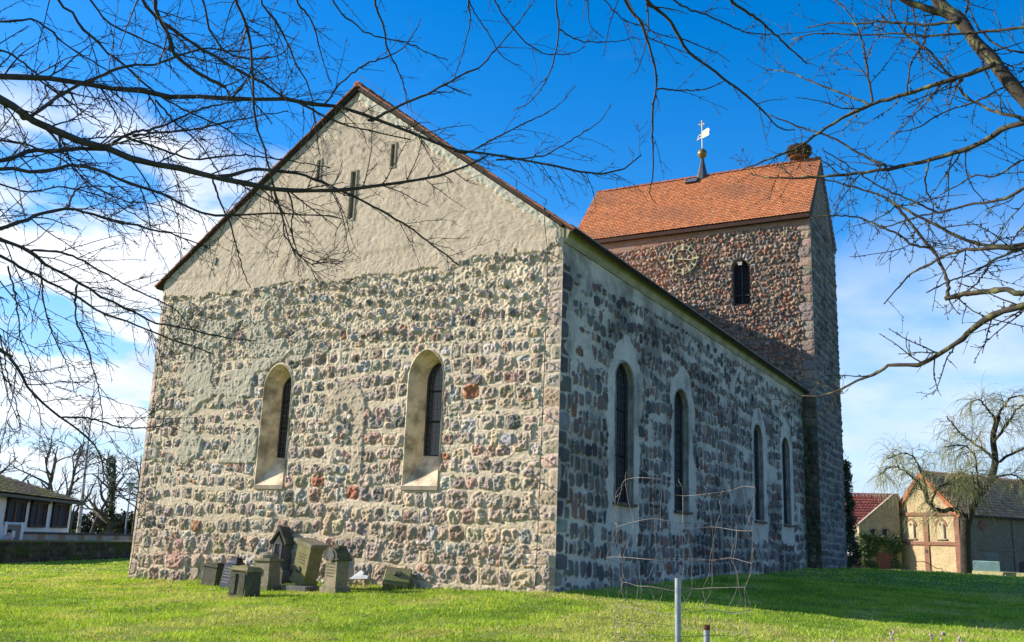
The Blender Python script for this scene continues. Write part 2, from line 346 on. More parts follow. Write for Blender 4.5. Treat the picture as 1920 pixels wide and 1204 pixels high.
class Wall:
    def __init__(s, W, z0, z1, res, seed, mortar, mrough=.008):
        s.W, s.z0, s.z1, s.res = W, z0, z1, res; s.nx = int(round(W/res))+1; s.ny = int(round((z1-z0)/res))+1
        s.r = np.random.default_rng(seed); s.seed = seed; H = z1-z0
        s.u = np.linspace(0, W, s.nx); s.z = np.linspace(z0, z1, s.ny)
        s.UU, s.ZZ = np.meshgrid(s.u, s.z)
        s.n_big = vn(W, H, s.nx, s.ny, .9, 4, seed+1); s.n_mid = vn(W, H, s.nx, s.ny, .12, 3, seed+2, .7); s.n_fine = vn(W, H, s.nx, s.ny, .05, 2, seed+3, .7)
        s.wu = s.UU+.045*vn(W, H, s.nx, s.ny, .30, 3, seed+4, .6); s.wz = s.ZZ+.045*vn(W, H, s.nx, s.ny, .30, 3, seed+5, .6)
        s.h = mrough*(s.n_mid*1.2+s.n_fine*.5)+.012*s.n_big
        s.t = np.tile(np.array(mortar), (s.ny, s.nx, 1))*(1+.16*s.n_big[..., None]+.08*s.n_mid[..., None]); s.m = np.zeros((s.ny, s.nx))
        s.block = np.zeros((s.ny, s.nx), bool)
    def stone(s, cu, cz, a, b, col, rel=.04, n=3.2, rot=0, groove=.014, rough=.02, tilt=None, collar=0):
        e = max(a, b)+.12
        i0, i1 = max(0, int((cu-e)/s.res)), min(s.nx, int((cu+e)/s.res)+2); j0, j1 = max(0, int((cz-e-s.z0)/s.res)), min(s.ny, int((cz+e-s.z0)/s.res)+2)
        if i0 >= i1 or j0 >= j1: return
        sl_ = np.s_[j0:j1, i0:i1]
        du = s.wu[sl_]-cu; dz = s.wz[sl_]-cz
        if rot: du, dz = du*math.cos(rot)+dz*math.sin(rot), -du*math.sin(rot)+dz*math.cos(rot)
        d = (np.abs(du/a)**n+np.abs(dz/b)**n)**(1/n)
        inn = (d < 1.0) & ~s.block[sl_]
        gr = (d >= 1.0) & (d < 1.0+.03/min(a, b)) & ~s.block[sl_] & (s.m[sl_] < .5)
        if tilt is None: tilt = s.r.normal(0, .12, 2)
        rel = rel*s.r.uniform(.6, 1.4)
        if collar:
            cl_ = collar*s.r.uniform(.3, 1.5)*np.exp(-((d-1)*min(a, b)/.03-.7)**2)*(1+.8*s.n_mid[sl_]); s.h[sl_] = np.where((d >= .98) & (s.m[sl_] < .5) & ~s.block[sl_], np.maximum(s.h[sl_], cl_+.3*s.h[sl_]), s.h[sl_])
        prof = (1-np.clip(d, 0, 1)**5)**.5
        hh = -groove+(rel+groove)*prof+rough*s.n_mid[sl_]*prof*2.2+rough*1.1*s.n_fine[sl_]*prof+tilt[0]*du*prof+tilt[1]*dz*prof
        s.h[sl_] = np.where(inn, hh, s.h[sl_]); s.h[sl_] = np.where(gr, np.minimum(s.h[sl_], -groove*.5), s.h[sl_])
        s.m[sl_] = np.where(inn, 1, s.m[sl_])
        cc = col*(1+.15*s.n_mid[sl_][..., None]+.10*s.n_fine[sl_][..., None])
        s.t[sl_] = np.where(inn[..., None], cc, s.t[sl_])
    def courses(s, za, zb, hgt, wid, gap, pal, rel=.04, jit=.02, n=(2.6, 4.5), skip=0, cond=None, rot=.05, fill=1.0, rough=.02, ua=0, ub=None, collar=0, fillf=None, split=0, wob=.03):
        ub = s.W if ub is None else ub; r = s.r; z = za
        while z < zb:
            H = r.uniform(*hgt); u = ua-r.uniform(0, .2); ph = r.uniform(0, 9)
            while u < ub:
                w = r.uniform(*wid)*(1.25 if r.random() < .12 else 1); c = u+w/2; zc_ = z+H/2+jit*r.normal()+wob*math.sin(c*.9+ph)+wob*.5*math.sin(c*2.3+2*ph)
                if r.random() >= skip and (cond is None or cond(c, zc_)):
                    g = gap*r.uniform(.6, 1.5); fl_ = fill*(fillf(c, zc_) if fillf else 1)
                    a_, b_ = max(.03, (w-g)/2*fl_*r.uniform(.90, 1.05)), max(.03, (H-g)/2*fl_*r.uniform(.88, 1.10)); q_ = r.random()
                    if q_ < split and w > .22:      # two small stones stacked in place of one
                        f_ = r.uniform(.40, .62)
                        s.stone(c, zc_-b_*(1-f_), a_, b_*f_-.008, pick(pal, r), rel, r.uniform(*n), r.normal(0, rot+.05), rough=rough, collar=collar)
                        s.stone(c+r.normal(0, .02), zc_+b_*f_, a_*r.uniform(.7, 1), b_*(1-f_)-.008, pick(pal, r), rel, r.uniform(*n), r.normal(0, rot+.05), rough=rough, collar=collar)
                    elif q_ < split*1.6 and w > .26:      # upright pair
                        s.stone(c-a_*.5, zc_, a_*.48, b_*r.uniform(.8, 1), pick(pal, r), rel, r.uniform(*n), r.normal(0, rot), rough=rough, collar=collar)
                        s.stone(c+a_*.5, zc_, a_*.44, b_*r.uniform(.8, 1.05), pick(pal, r), rel, r.uniform(*n), r.normal(0, rot), rough=rough, collar=collar)
                    else: s.stone(c, zc_, a_, b_, pick(pal, r), rel, r.uniform(*n), r.normal(0, rot), rough=rough, collar=collar)
                    if split and r.random() < .35: s.stone(c+w/2+r.normal(0, .01), zc_+H/2*r.choice([-1, 1])+r.normal(0, .012), r.uniform(.022, .05), r.uniform(.018, .035), pick(pal, r), rel*.6, 2.4, r.normal(0, .4), rough=rough)
                u += w
            z += H
    def mesh(s, name, mat, org, U, Nn, parent, top=None, holes=(), fade=None):
        h = s.h.copy()
        if fade is not None: h = h*fade(s.UU)
        U = np.array(U, float); Nn = np.array(Nn, float)
        V = np.array(org)+s.UU[..., None]*U+s.ZZ[..., None]*np.array([0, 0, 1.])+h[..., None]*Nn
        I = np.arange(s.nx*s.ny).reshape(s.ny, s.nx)
        F = np.stack([I[:-1, :-1], I[:-1, 1:], I[1:, 1:], I[1:, :-1]], -1).reshape(-1, 4)
        if np.cross(U, [0, 0, 1.])@Nn < 0: F = F[:, ::-1]
        keep = np.ones(len(F), bool); fu = s.UU.ravel()[F]; fz = s.ZZ.ravel()[F]
        if top is not None: keep &= (fz <= top(fu)).all(1)
        for hole in holes:
            keep &= ~hole(fu, fz).all(1)
        mb = MB(); mb.add(V.reshape(-1, 3), F[keep], s.t.reshape(-1, 3))
        return mb.build(name, mat, parent, smooth=True, col=True, extra={'stone': s.m})
def arch_pts(c, hw, zb, zs, zt, n=14, p=1.0, bevel=0):
    """outline of an opening, from bottom left up and over to bottom right (u, z)"""
    pts = [(c-hw, zb+(zs-zb)*i/6) for i in range(6)]
    for i in range(n+1):
        a = math.pi*(1-i/n); x = math.cos(a); y = math.sin(a)
        y = (1-abs(x)**(2/p))**(1/2*1.0) if p != 1.0 else y
        pts.append((c+hw*x, zs+(zt-zs)*y))
    pts += [(c+hw, zs-(zs-zb)*i/6) for i in range(1, 7)]
    return pts
def in_arch(c, hw, zb, zs, zt, p=1.0):
    def f(u, z):
        x = np.clip(np.abs(u-c)/hw, 0, 1); y = (1-x**(2/p))**.5 if p != 1.0 else np.sqrt(1-x*x)
        return (np.abs(u-c) < hw) & (z > zb) & (z < zs+(zt-zs)*y)
    return f
def to3(pts, org, U, Nn, d): return np.array([np.array(org)+u*np.array(U)+z*np.array([0, 0, 1.])+d*np.array(Nn) for u, z in pts])
def loft(mb, A, B, closed=True, col=None):
    n = len(A); V = np.vstack([A, B]); k = n if closed else n-1
    mb.add(V, [[i, (i+1) % n, n+(i+1) % n, n+i] for i in range(k)], col)

# ================================================================== CHURCH
GW_, APX, RZ, EZ, NL = 12.16, -5.85, 11.88, 7.5, 22.6
church = thing('church', 'medieval fieldstone church with plastered east gable, long nave and square red roofed tower', 'church', (-6, 11, 0))
M_GABLE = masonry('gable_masonry', (.10, .095, .085), (.60, .80), .35)
M_SIDE = masonry('side_masonry', (.035, .037, .04), (.52, .70), .55)
M_TOWER = masonry('tower_masonry', (.05, .045, .04), (.60, .8), .4)
M_TSIDE = masonry('tower_side_masonry', (.04, .04, .042), (.50, .72), .5)
M_GLASS = plain('leaded_glass', (.012, .015, .02), .12, spec=.6)
M_IRON = plain('dark_iron', (.02, .02, .022), .55)
M_REVEAL = plain('reveal_plaster', (.68, .56, .38), .9, (.27, .21, .13), 2.2, 20, .6, .03, lo=.44, hi=.64, detail=8)
M_GREYPL = plain('grey_plaster', (.30, .28, .245), .9, (.20, .19, .175), 1.3, 18, .4, .015)
M_CORNICE = plain('cornice_plaster', (.42, .38, .27), .9, (.26, .24, .16), 1.5, 20, .4, .01)
M_SILL = plain('sill_stone', (.34, .29, .21), .9, (.22, .18, .13), 4, 30, .4, .01)

# ---- east gable
MORT = (.56, .465, .335)
w = Wall(GW_, -.8, EZ, .018, 11, MORT, .016)
LWIN = (GW_-7.66, .44, 2.06, 4.42, 5.0); RWIN = (GW_-3.32, .46, 2.06, 4.42, 5.08)
for q in (LWIN, RWIN): w.block |= in_arch(q[0], q[1]+.05, q[2]-.1, q[3], q[4]+.06)(w.UU, w.ZZ)
# blocked middle window: raised arched band, small stones inside
bc = GW_-5.55
band = in_arch(bc, .62, 2.3, 3.7, 4.45)(w.UU, w.ZZ) & ~in_arch(bc-.03, .34, 2.3, 3.45, 3.95)(w.UU, w.ZZ) & ~((w.UU < bc-.2) & (w.ZZ < 3.5+.15*w.n_big))
w.block |= band
# plaster zone line, rises to the left of centre as in the photograph
pl_line = lambda u: np.interp(u, [0, 1.5, 3.7, 6.8, 9.3, 10.1, 12.16], [7.12, 7.0, 7.08, 6.98, 6.98, 7.12, 7.2])
plz = w.ZZ > pl_line(w.UU)+.14*w.n_big+.06*w.n_mid-.16*smooth01(vn(GW_, 8, w.nx, w.ny, .5, 3, 123), .15, .5)
w.block |= plz
# smears of grey mortar over the left part
smear = (vn(GW_, 8, w.nx, w.ny, .8, 3, 99) > .10+.45*smooth01(w.UU, 2.5, 6.5)+.5*smooth01(w.UU, 6.5, 8)) & (w.ZZ > 2.6) & (w.ZZ < 6.9)
# quoins at the right corner, stacked long blocks
z = -.6; k = 0
while z < 6.9:
    H = w.r.uniform(.27, .44); L_ = w.r.uniform(.42, .80) if k % 2 else w.r.uniform(.22, .42)
    w.stone(GW_-L_/2+.06, z+H/2, L_/2, H/2-.025, pick(PAL_WARM[:2]+[((.44, .37, .29), 4), ((.40, .38, .34), 1)], w.r)*1.0, .008, 5, 0, rough=.015, tilt=(0, 0))
    w.block |= (w.UU > GW_-L_-.03) & (w.ZZ > z) & (w.ZZ < z+H)
    z += H; k += 1
z = -.6; k = 0
while z < 6.9:
    H = w.r.uniform(.3, .42); L_ = .34 if k % 2 else .24
    w.stone(L_/2, z+H/2, L_/2, H/2-.03, pick(PAL_WARM[:3], w.r), .02, 5, 0, rough=.012, tilt=(0, 0))
    w.block |= (w.UU < L_+.03) & (w.ZZ > z) & (w.ZZ < z+H)
    z += H; k += 1
outside_mid = lambda u, z: not (abs(u-bc) < .34 and 2.3 < z < 4.0)
ff = lambda u, z: w.r.uniform(.62, .95) if (u < 3.4 and z > .6) or z > 5.0 else w.r.uniform(.86, 1.05)
# lower courses: big squared boulders; above: smaller; top: loose rubble
w.courses(-.75, .62, (.34, .42), (.30, .58), .032, PAL_WARM, .030, .015, (3, 6), cond=outside_mid, rough=.026, collar=.008, fillf=ff, split=.08)
w.courses(.62, 2.3, (.31, .37), (.24, .46), .032, PAL_WARM, .026, .012, (3, 6), cond=outside_mid, rough=.026, collar=.010, fillf=ff, split=.10, wob=.045)
w.courses(2.3, 5.5, (.28, .35), (.23, .46), .040, PAL_WARM, .020, .018, (2.8, 5.5), cond=outside_mid, rough=.027, collar=.012, fillf=ff, split=.14, wob=.05)
w.courses(5.5, 7.3, (.22, .31), (.18, .42), .06, PAL_WARM[:3]+PAL_WARM[3:5]*2+PAL_WARM[7:8], .055, .045, (2.0, 3.2), skip=.04, rot=.35, rough=.036, collar=.026, fillf=ff, split=.15, wob=.08)
w.courses(2.3, 4.0, (.15, .22), (.12, .24), .04, PAL_WARM[2:6]+PAL_WARM[7:8], .04, .03, (2, 3), cond=lambda u, z: not outside_mid(u, z), rot=.4)
# relief of mortar strips and the raised arch
w.h = np.where(band, .035+.012*w.n_mid+.010*w.n_fine+.006*np.sin(w.ZZ*40+6*w.n_mid+3*w.n_big), w.h); w.t = np.where(band[..., None], np.array((.46, .375, .27))*(1+.15*w.n_mid[..., None]), w.t)
sm = smear & ~w.block
w.h = np.where(sm, w.h*.35+.034+.010*w.n_mid, w.h); w.t = np.where((sm)[..., None], np.array((.42, .38, .285))*(1+.08*w.n_mid[..., None]), w.t); w.m = np.where(sm, .1, w.m)
w.h = np.where(plz, .026+.010*w.n_mid+.016*w.n_big+.007*w.n_fine, w.h); w.t = np.where(plz[..., None], np.array((.50, .412, .305))*(1+.10*w.n_big[..., None]+.05*w.n_mid[..., None]), w.t); w.m = np.where(plz, 0, w.m)
edge_ = np.abs(w.ZZ-7.30-.04*w.n_big-.02*w.n_mid); w.h += np.where(plz & (w.ZZ < 7.30+.04*w.n_big+.02*w.n_mid), .018, 0); w.t *= (1-.22*np.exp(-(edge_/.02)**2)*plz)[..., None]
rub = (w.ZZ > 5.2) & (w.m < .5) & ~plz
w.h = np.where(rub, w.h+.02*np.abs(w.n_mid)*2+.012*w.n_fine, w.h)
plinth = (w.ZZ < .30+.08*w.n_big) & (w.UU < 2.1+.2*w.n_big) | (w.ZZ < .70+.05*w.n_big) & (w.UU > GW_-1.2+.2*w.n_big)
w.h += .075*plinth
lowb = smooth01(w.ZZ+.8*w.n_big, 2.4, .4)
w.t = w.t*(1-.22*lowb[..., None])+np.array((.36, .26, .13))*(.22*lowb[..., None])
fadeG = lambda u: smooth01(u, 0, .12)*smooth01(GW_-u, 0, .12)
GO, GU, GN = (-GW_, 0, 0), (1, 0, 0), (0, -1, 0)
holes = [in_arch(q[0], q[1], q[2], q[3], q[4], 1.15) for q in (LWIN, RWIN)]
w.mesh('gable_wall', M_GABLE, GO, GU, GN, church, holes=holes, fade=fadeG)
# upper plaster triangle with slits
rl = lambda u: np.where(u < GW_+APX, EZ+(RZ-EZ)*u/(GW_+APX), RZ-(RZ-EZ)*(u-GW_-APX)/(-APX))
w2 = Wall(GW_, EZ, RZ, .03, 12, (.50, .412, .305))
slits = [(GW_-5.80, .075, 8.48, 9.72), (GW_-4.64, .055, 9.66, 10.24), (GW_-6.94, .05, 9.68, 10.22)]
tt = rl(w2.UU); frac = (w2.ZZ-EZ)/(RZ-EZ); ZW = EZ+frac*(tt-EZ)        # grid squeezed into the triangle
_jj = np.clip(((ZW-EZ)/(RZ-EZ)*(w2.ny-1)), 0, w2.ny-1).astype(int); _ii = np.tile(np.arange(w2.nx), (w2.ny, 1))
w2.n_mid, w2.n_big, w2.n_fine = w2.n_mid[_jj, _ii], w2.n_big[_jj, _ii], w2.n_fine[_jj, _ii]
w2.t = np.tile(np.array((.50, .412, .305)), (w2.ny, w2.nx, 1))*(1+.10*w2.n_big[..., None]+.06*w2.n_mid[..., None])
_st = smooth01(vn(GW_*7, 2.2, w2.nx, w2.ny, .55, 3, 301, .7)[_jj, _ii], .0, .7); w2.t = w2.t*(1-.20*_st*smooth01(tt-ZW, 3.2, .2))[..., None]*(1-.10*smooth01(w2.n_big, .1, .5))[..., None]
w2.t = w2.t*(1-.30*(np.abs(vn(GW_, 5, w2.nx, w2.ny, 1.1, 5, 302, .6)[_jj, _ii]) < .006))[..., None]
w2.h = .030+.010*w2.n_mid+.016*w2.n_big+.007*w2.n_fine
st_ = smooth01(np.abs(w2.UU-(GW_-5.9)), 2.4, .2)*smooth01(ZW, 9.2, 10.6)*smooth01(vn(GW_, 5, w2.nx, w2.ny, .16, 4, 55, .8)[_jj, _ii]+.4*w2.n_big, -.05, .45)
w2.t = w2.t*(1-.62*st_[..., None]*np.array([1, .98, .92]))
# pale rough mortar bed along the right verge
vb = (tt-ZW < .22+.05*w2.n_mid) & (w2.UU > GW_+APX)
w2.h += vb*(.02+.02*w2.n_mid); w2.t = np.where(vb[..., None], np.array((.47, .45, .36))*(1+.15*w2.n_mid[..., None]), w2.t)
fz = smooth01(w2.UU, 0, .12)*smooth01(GW_-w2.UU, 0, .12)
base_h = np.interp(w2.UU.ravel(), w.u, (w.h*fadeG(w.UU))[-1]).reshape(w2.UU.shape); bl = smooth01(ZW, EZ, EZ+.12)
hh = w2.h*fz*bl+base_h*(1-bl)
Vt = np.stack([w2.UU-GW_, -hh, ZW], -1).reshape(-1, 3)
I = np.arange(w2.nx*w2.ny).reshape(w2.ny, w2.nx); F = np.stack([I[:-1, :-1], I[:-1, 1:], I[1:, 1:], I[1:, :-1]], -1).reshape(-1, 4)
fu = w2.UU.ravel()[F]; fzz = ZW.ravel()[F]; keep = np.ones(len(F), bool)
for (c_, hw, za, zb) in slits: keep &= ~((np.abs(fu-c_) < hw) & (fzz > za) & (fzz < zb)).all(1)
mb = MB(); mb.add(Vt, F[keep], w2.t.reshape(-1, 3)); mb.build('gable_plaster', M_GABLE, church, smooth=True, col=True, extra={'stone': np.zeros(len(Vt))})
M_PLREV = plain('slit_plaster', (.36, .31, .22), .9, (.25, .21, .15), 5)
for (c_, hw, za, zb) in slits:
    mb = MB(); x0, x1 = c_-hw-GW_+.0, c_+hw-GW_; d = .45; o_ = -.055
    hw2 = hw+.0
    A = [(x0, o_, za), (x0, o_, zb), (x1, o_, zb), (x1, o_, za)]; B = [(x0+.02, d, za), (x0+.02, d, zb), (x1-.02, d, zb), (x1-.02, d, za)]
    A2 = [(x0-.04, o_+.004, za-.04), (x0-.04, o_+.004, zb+.04), (x1+.04, o_+.004, zb+.04), (x1+.04, o_+.004, za-.04)]
    loft(mb, A, B); loft(mb, A2, A); loft(mb, [(p[0], -.01, p[2]) for p in A2], A2)
    s_ = mb.build('vent_slit', M_PLREV, church)
    MB().poly([(p[0], d-.01, p[2]) for p in B]).build('dark_opening', M_IRON, s_)
# putlog hole
mb = MB(); q = (-10.25, -.06, 7.92)
mb.prism([(q[0]-.06, q[1], q[2]-.05), (q[0]+.01, q[1], q[2]-.13), (q[0]+.05, q[1], q[2]+.02), (q[0]+.03, q[1], q[2]+.09), (q[0]-.05, q[1], q[2]+.07)], (0, .04, 0)); mb.build('putlog_hole', M_IRON, church)

# ---- windows
def window(org, U, Nn, q, p, depth, inn, reveal_mat, sillslope, rim=.025, proud=.03, bars=(.33, .62), lead=(.09, .13), frame=.03, sill=None, name='window', n_mull=0):
    c, hw, zb, zs, zt = q; ci, hwi, zbi, zsi, zti = inn
    O = arch_pts(c, hw, zb, zs, zt, p=p); Rm = arch_pts(c, hw+rim, zb-rim, zs, zt+rim, p=p); In = arch_pts(ci, hwi, zbi, zsi, zti, p=p)
    mb = MB(); A0 = to3(Rm, org, U, Nn, -.02); A = to3(Rm, org, U, Nn, proud-.012); B = to3(O, org, U, Nn, proud); C = to3(In, org, U, Nn, -depth)
    loft(mb, A0, A); loft(mb, A, B)
    rr = np.random.default_rng(int(c*100)); prev = B
    for k in range(1, 9):
        f = k/8; Cx = B*(1-f)+C*f
        if k < 8: Cx = Cx+rr.normal(0, .006, Cx.shape)
        loft(mb, prev, Cx); prev = Cx
    wi = mb.build(name, reveal_mat, church, smooth=False)
    gp = to3(In, org, U, Nn, -depth+.004); mg = MB(); mg.poly(gp); mg.build('glass', M_GLASS, wi)
    # leading and bars
    ml = MB(); zi = lambda u: zsi+(zti-zsi)*math.sqrt(max(0, 1-(abs(u-ci)/hwi)**(2/p)))
    def bar(u0, z0, u1, z1, w_, d_):
        a = to3([(u0, z0), (u1, z1)], org, U, Nn, -depth+d_); ml.tube(a, w_, 4)
    u = ci-hwi+lead[0]
    while u < ci+hwi-.02: bar(u, zbi, u, zi(u), .004, .008); u += lead[0]
    z = zbi+lead[1]
    while z < zti:
        half = hwi if z < zsi else hwi*(max(0, 1-((z-zsi)/(zti-zsi))**2))**(p/2)
        bar(ci-half, z, ci+half, z, .004, .008); z += lead[1]
    ml.build('lead_lattice', plain('lead', (.10, .11, .12), .5) if 'lead' not in bpy.data.materials else bpy.data.materials['lead'], wi)
    ml = MB()
    for f in bars:
        z = zbi+(zti-zbi)*f; bar(ci-hwi, z, ci+hwi, z, .02, .03)
    for k in range(n_mull): bar(ci, zbi, ci, zti, .018, .03)
    P = to3(In, org, U, Nn, -depth+.02); P = np.vstack([P, P[:1]])
    ml.tube(P, frame, 4); ml.build('window_frame', M_IRON, wi)
    if sill:
        sw, sh, sd, smat = sill; a = to3([(c-hw-sw, zb-sh), (c+hw+sw, zb-sh), (c+hw+sw, zb), (c-hw-sw, zb)], org, U, Nn, -.1)
        ms = MB(); ms.prism(a, np.array(Nn)*(sd+.1)); ms.build('sill', smat, wi)
    return wi
for q, nm in ((LWIN, 'a'), (RWIN, 'b')):
    c, hw, zb, zs, zt = q
    window(GO, GU, GN, q, 1.15, .50, (c+.05, .31, 2.76, zs-.0, zt-.22), M_REVEAL, 0, sill=(.02, .09, .05, M_SILL), bars=(.36, .69))

# ---- south side wall (faces +x)
SO, SU, SN = (0, 0, 0), (0, 1, 0), (1, 0, 0)
MS = (.54, .465, .38)
s = Wall(NL, -.8, 7.22, .028, 21, MS, .006)
SWIN = [(3.47, .58, 1.92, 4.72, 5.24), (7.50, .58, 1.92, 4.72, 5.22), (15.45, .58, 1.95, 4.72, 5.22), (19.43, .58, 1.96, 4.74, 5.22)]
surround = np.zeros_like(s.block)
for q in SWIN:
    surround |= in_arch(q[0]+.08, q[1]+.42, q[2]-.62, q[3]+.0, q[4]+.55)(s.UU+.35*s.n_big+.08*s.n_mid, s.ZZ+.35*s.n_big)
bl_ = in_arch(11.6, .62, .8, 2.5, 3.0)(s.UU, s.ZZ) & ~in_arch(11.6, .40, .8, 2.4, 2.75)(s.UU, s.ZZ)
topb = s.ZZ > np.interp(s.UU, [0, 2.5, 5, 10, 22.6], [6.75, 6.7, 6.85, 6.95, 7.05])+.06*s.n_mid
patch = (vn(NL, 8, s.nx, s.ny, 1.3, 3, 77) > .42)
s.block |= surround | bl_ | topb | patch
z = -.7; k = 0
while z < 6.6:
    H = s.r.uniform(.30, .42); L_ = .60 if k % 2 else .38; L_ *= s.r.uniform(.85, 1.15)
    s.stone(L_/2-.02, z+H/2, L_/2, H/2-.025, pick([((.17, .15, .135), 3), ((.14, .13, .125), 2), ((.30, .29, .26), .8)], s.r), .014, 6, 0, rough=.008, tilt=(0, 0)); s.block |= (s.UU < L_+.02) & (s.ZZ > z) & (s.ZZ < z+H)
    z += H; k += 1
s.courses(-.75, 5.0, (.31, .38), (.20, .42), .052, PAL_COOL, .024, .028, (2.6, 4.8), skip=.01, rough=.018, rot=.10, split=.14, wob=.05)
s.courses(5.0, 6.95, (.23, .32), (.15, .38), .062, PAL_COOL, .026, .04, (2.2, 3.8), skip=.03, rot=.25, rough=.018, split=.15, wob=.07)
dk = smooth01(vn(NL, 8, s.nx, s.ny, 1.8, 4, 31, .6), -.12, .35)*(1-.75*surround)
s.t = s.t*(1-.45*dk[..., None])
s.t = np.where(surround[..., None], s.t*1.08, s.t)
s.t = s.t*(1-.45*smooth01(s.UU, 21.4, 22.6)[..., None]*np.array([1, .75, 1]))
fadeS = lambda u: smooth01(u, 0, .12)
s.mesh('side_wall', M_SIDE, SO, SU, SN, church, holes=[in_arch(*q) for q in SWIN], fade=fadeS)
M_SREV = plain('side_reveal', (.38, .355, .31), .9, (.18, .17, .15), 3, 25, .3, .01)
M_BSILL = plain('brown_sill', (.14, .09, .055), .8, (.08, .055, .04), 8)
for q in SWIN:
    c, hw, zb, zs, zt = q
    window(SO, SU, SN, q, 1.0, .21, (c, hw-.02, zb+.03, zs, zt-.02), M_SREV, 0, rim=.04, proud=.014, sill=(.06, .07, .10, M_BSILL), bars=(.33, .66), lead=(.145, .2), frame=.045, n_mull=1)
# cornice and eave of the south side
mb = MB()
prof = [(0.0, 7.20), (.035, 7.20), (.035, 7.235), (.05, 7.25), (.13, 7.42), (.20, 7.56), (.0, 7.62)]
P = [(x, .02, z) for x, z in prof]; mb.prism(P, (0, NL-.04, 0)); mb.build('cornice', M_CORNICE, church)
# other outer walls of the nave
mb = MB(); mb.quad((-GW_, 0, -1), (-GW_, 0, EZ), (-GW_, NL, EZ), (-GW_, NL, -1)); mb.quad((0, 0.01, 7.2), (0, NL, 7.2), (0, NL, EZ), (0, .01, EZ)); mb.quad((-GW_, NL+.5, -1), (-GW_, NL+.5, EZ), (-9, NL+.5, EZ), (-9, NL+.5, -1)); mb.build('north_wall', M_GREYPL, church)

# ---- tile roofs
def tile_roof(mb, P0, U, S, LU, LS, tw=.175, ex=.155, th=.016, pal=None, seed=1, sag=0, keep=None, scallop=True, moss=None):
    """plain tiles laid in courses from eave P0 along U and up the slope S"""
    r = np.random.default_rng(seed); P0 = np.array(P0, float); U = np.array(U, float); S = np.array(S, float); Nn = np.cross(U, S)
    if Nn[2] < 0: Nn = -Nn
    nu = int(LU/tw)+1; nv = int(LS/ex)+1
    uu, vv = np.meshgrid(np.arange(nu)*tw, np.arange(nv)*ex); uu = uu+(np.arange(nv)[:, None] % 2)*tw/2-tw/4
    uu = uu.ravel(); vv = vv.ravel(); ok = (uu < LU-.02) & (vv < LS-.03); uu, vv = uu[ok], vv[ok]; n = len(uu)
    shp = [(0, .30), (.14, .10), (.36, 0), (.64, 0), (.86, .10), (1, .30)] if scallop else [(0, 0), (.5, 0), (1, 0)]
    lt = r.uniform(.85, 1.25, n)*th; dv = r.normal(0, .003, n); tl = r.normal(0, .002, n)
    V = []
    g = .006
    for a, b in shp:
        pu = uu+g/2+a*(tw-g); pv = vv+dv+b*ex; V.append((pu, pv, lt+th+tl*(a-.5)*2)); 
    top = [(uu+tw-g/2, vv+ex*1.12, np.full(n, .004)+th*.4), (uu+g/2, vv+ex*1.12, np.full(n, .004)+th*.4)]
    k = len(shp); low = [(a, b, c-th*1.1) for a, b, c in V]
    allp = V+top+low; m_ = len(allp)
    X = np.stack([np.stack(q, -1) for q in allp], 1)
    X[..., 0] = np.clip(X[..., 0], -.01, LU+.01)
    X[..., 0] = np.where((uu < tw*.6)[:, None] & (X[..., 0] < uu[:, None]+tw*.45), 0, X[..., 0])
    sg = sag*(np.sin(X[..., 0]*.9+seed)+.6*np.sin(X[..., 0]*2.3+X[..., 1]*1.7))
    W_ = P0+X[..., 0:1]*U+X[..., 1:2]*S+(X[..., 2:3]+sg[..., None])*Nn
    c0 = np.arange(n)*m_
    F1 = c0[:, None]+np.arange(k+2)[None]; 
    FF = [F1]
    for i in range(k-1): FF.append(np.stack([c0+k+2+i, c0+k+2+i+1, c0+i+1, c0+i], 1))
    pal = np.array(pal); ci = r.integers(0, len(pal), n); cc_ = pal[ci]*r.uniform(.88, 1.12, (n, 1))
    if moss is not None: cc_ = moss(uu, vv, cc_, r)
    base = mb.n; mb.v.append(W_.reshape(-1, 3)); mb.c.append(np.repeat(cc_, m_, 0)); mb.n += n*m_
    for f in FF: mb.f.append(f+base)
PAL_TILE = [(0.486, 0.178, 0.070), (0.513, 0.202, 0.083), (0.450, 0.163, 0.063), (0.522, 0.216, 0.090), (0.423, 0.168, 0.072)]
PAL_OLD = [(.36, .13, .07), (.30, .11, .065), (.40, .15, .08), (.26, .11, .07)]
M_TILE = toned('roof_tile', .8, .12, 12, 60, .3, .004)
M_UNDER = plain('roof_underside', (.045, .03, .022), .9, (.03, .02, .015), 6)
def slope(x0, z0, x1, z1): v = np.array([x1-x0, 0, z1-z0], float); n = np.linalg.norm(v); return v/n, n
# nave: right and left slopes; verge stands 6 cm proud of the gable
VO = -.13
S1, n1_ = slope(.30, 7.42, APX, RZ+.18)
mb = MB(); tile_roof(mb, (.30, VO, 7.42), (0, 1, 0), S1, NL-VO-.02, n1_, pal=PAL_OLD, seed=3, sag=.006, th=.009); mb.build('nave_roof', M_TILE, church, col=True)
S2, n2_ = slope(-GW_-.22, EZ-.10, APX, RZ+.18)
mb = MB(); tile_roof(mb, (-GW_-.22, VO, EZ-.10), (0, 1, 0), S2, NL-VO-.02, n2_, pal=PAL_OLD, seed=4, sag=.006, th=.009); mb.build('nave_roof', M_TILE, church, col=True)
mb = MB()
mb.prism([(.28, -.10, 7.40), (APX, -.10, RZ+.165), (APX, -.10, RZ+.03), (.0, -.10, EZ+.02), (.0, -.10, 7.58), (.24, -.10, 7.36)], (0, NL+.08, 0))
mb.prism([(-GW_-.20, -.10, EZ-.12), (-GW_-.16, -.10, EZ-.17), (-GW_, -.10, EZ-.02), (APX, -.10, RZ+.03), (APX, -.10, RZ+.165)], (0, NL+.08, 0)); mb.build('roof_boards', M_UNDER, church)
mb = MB()
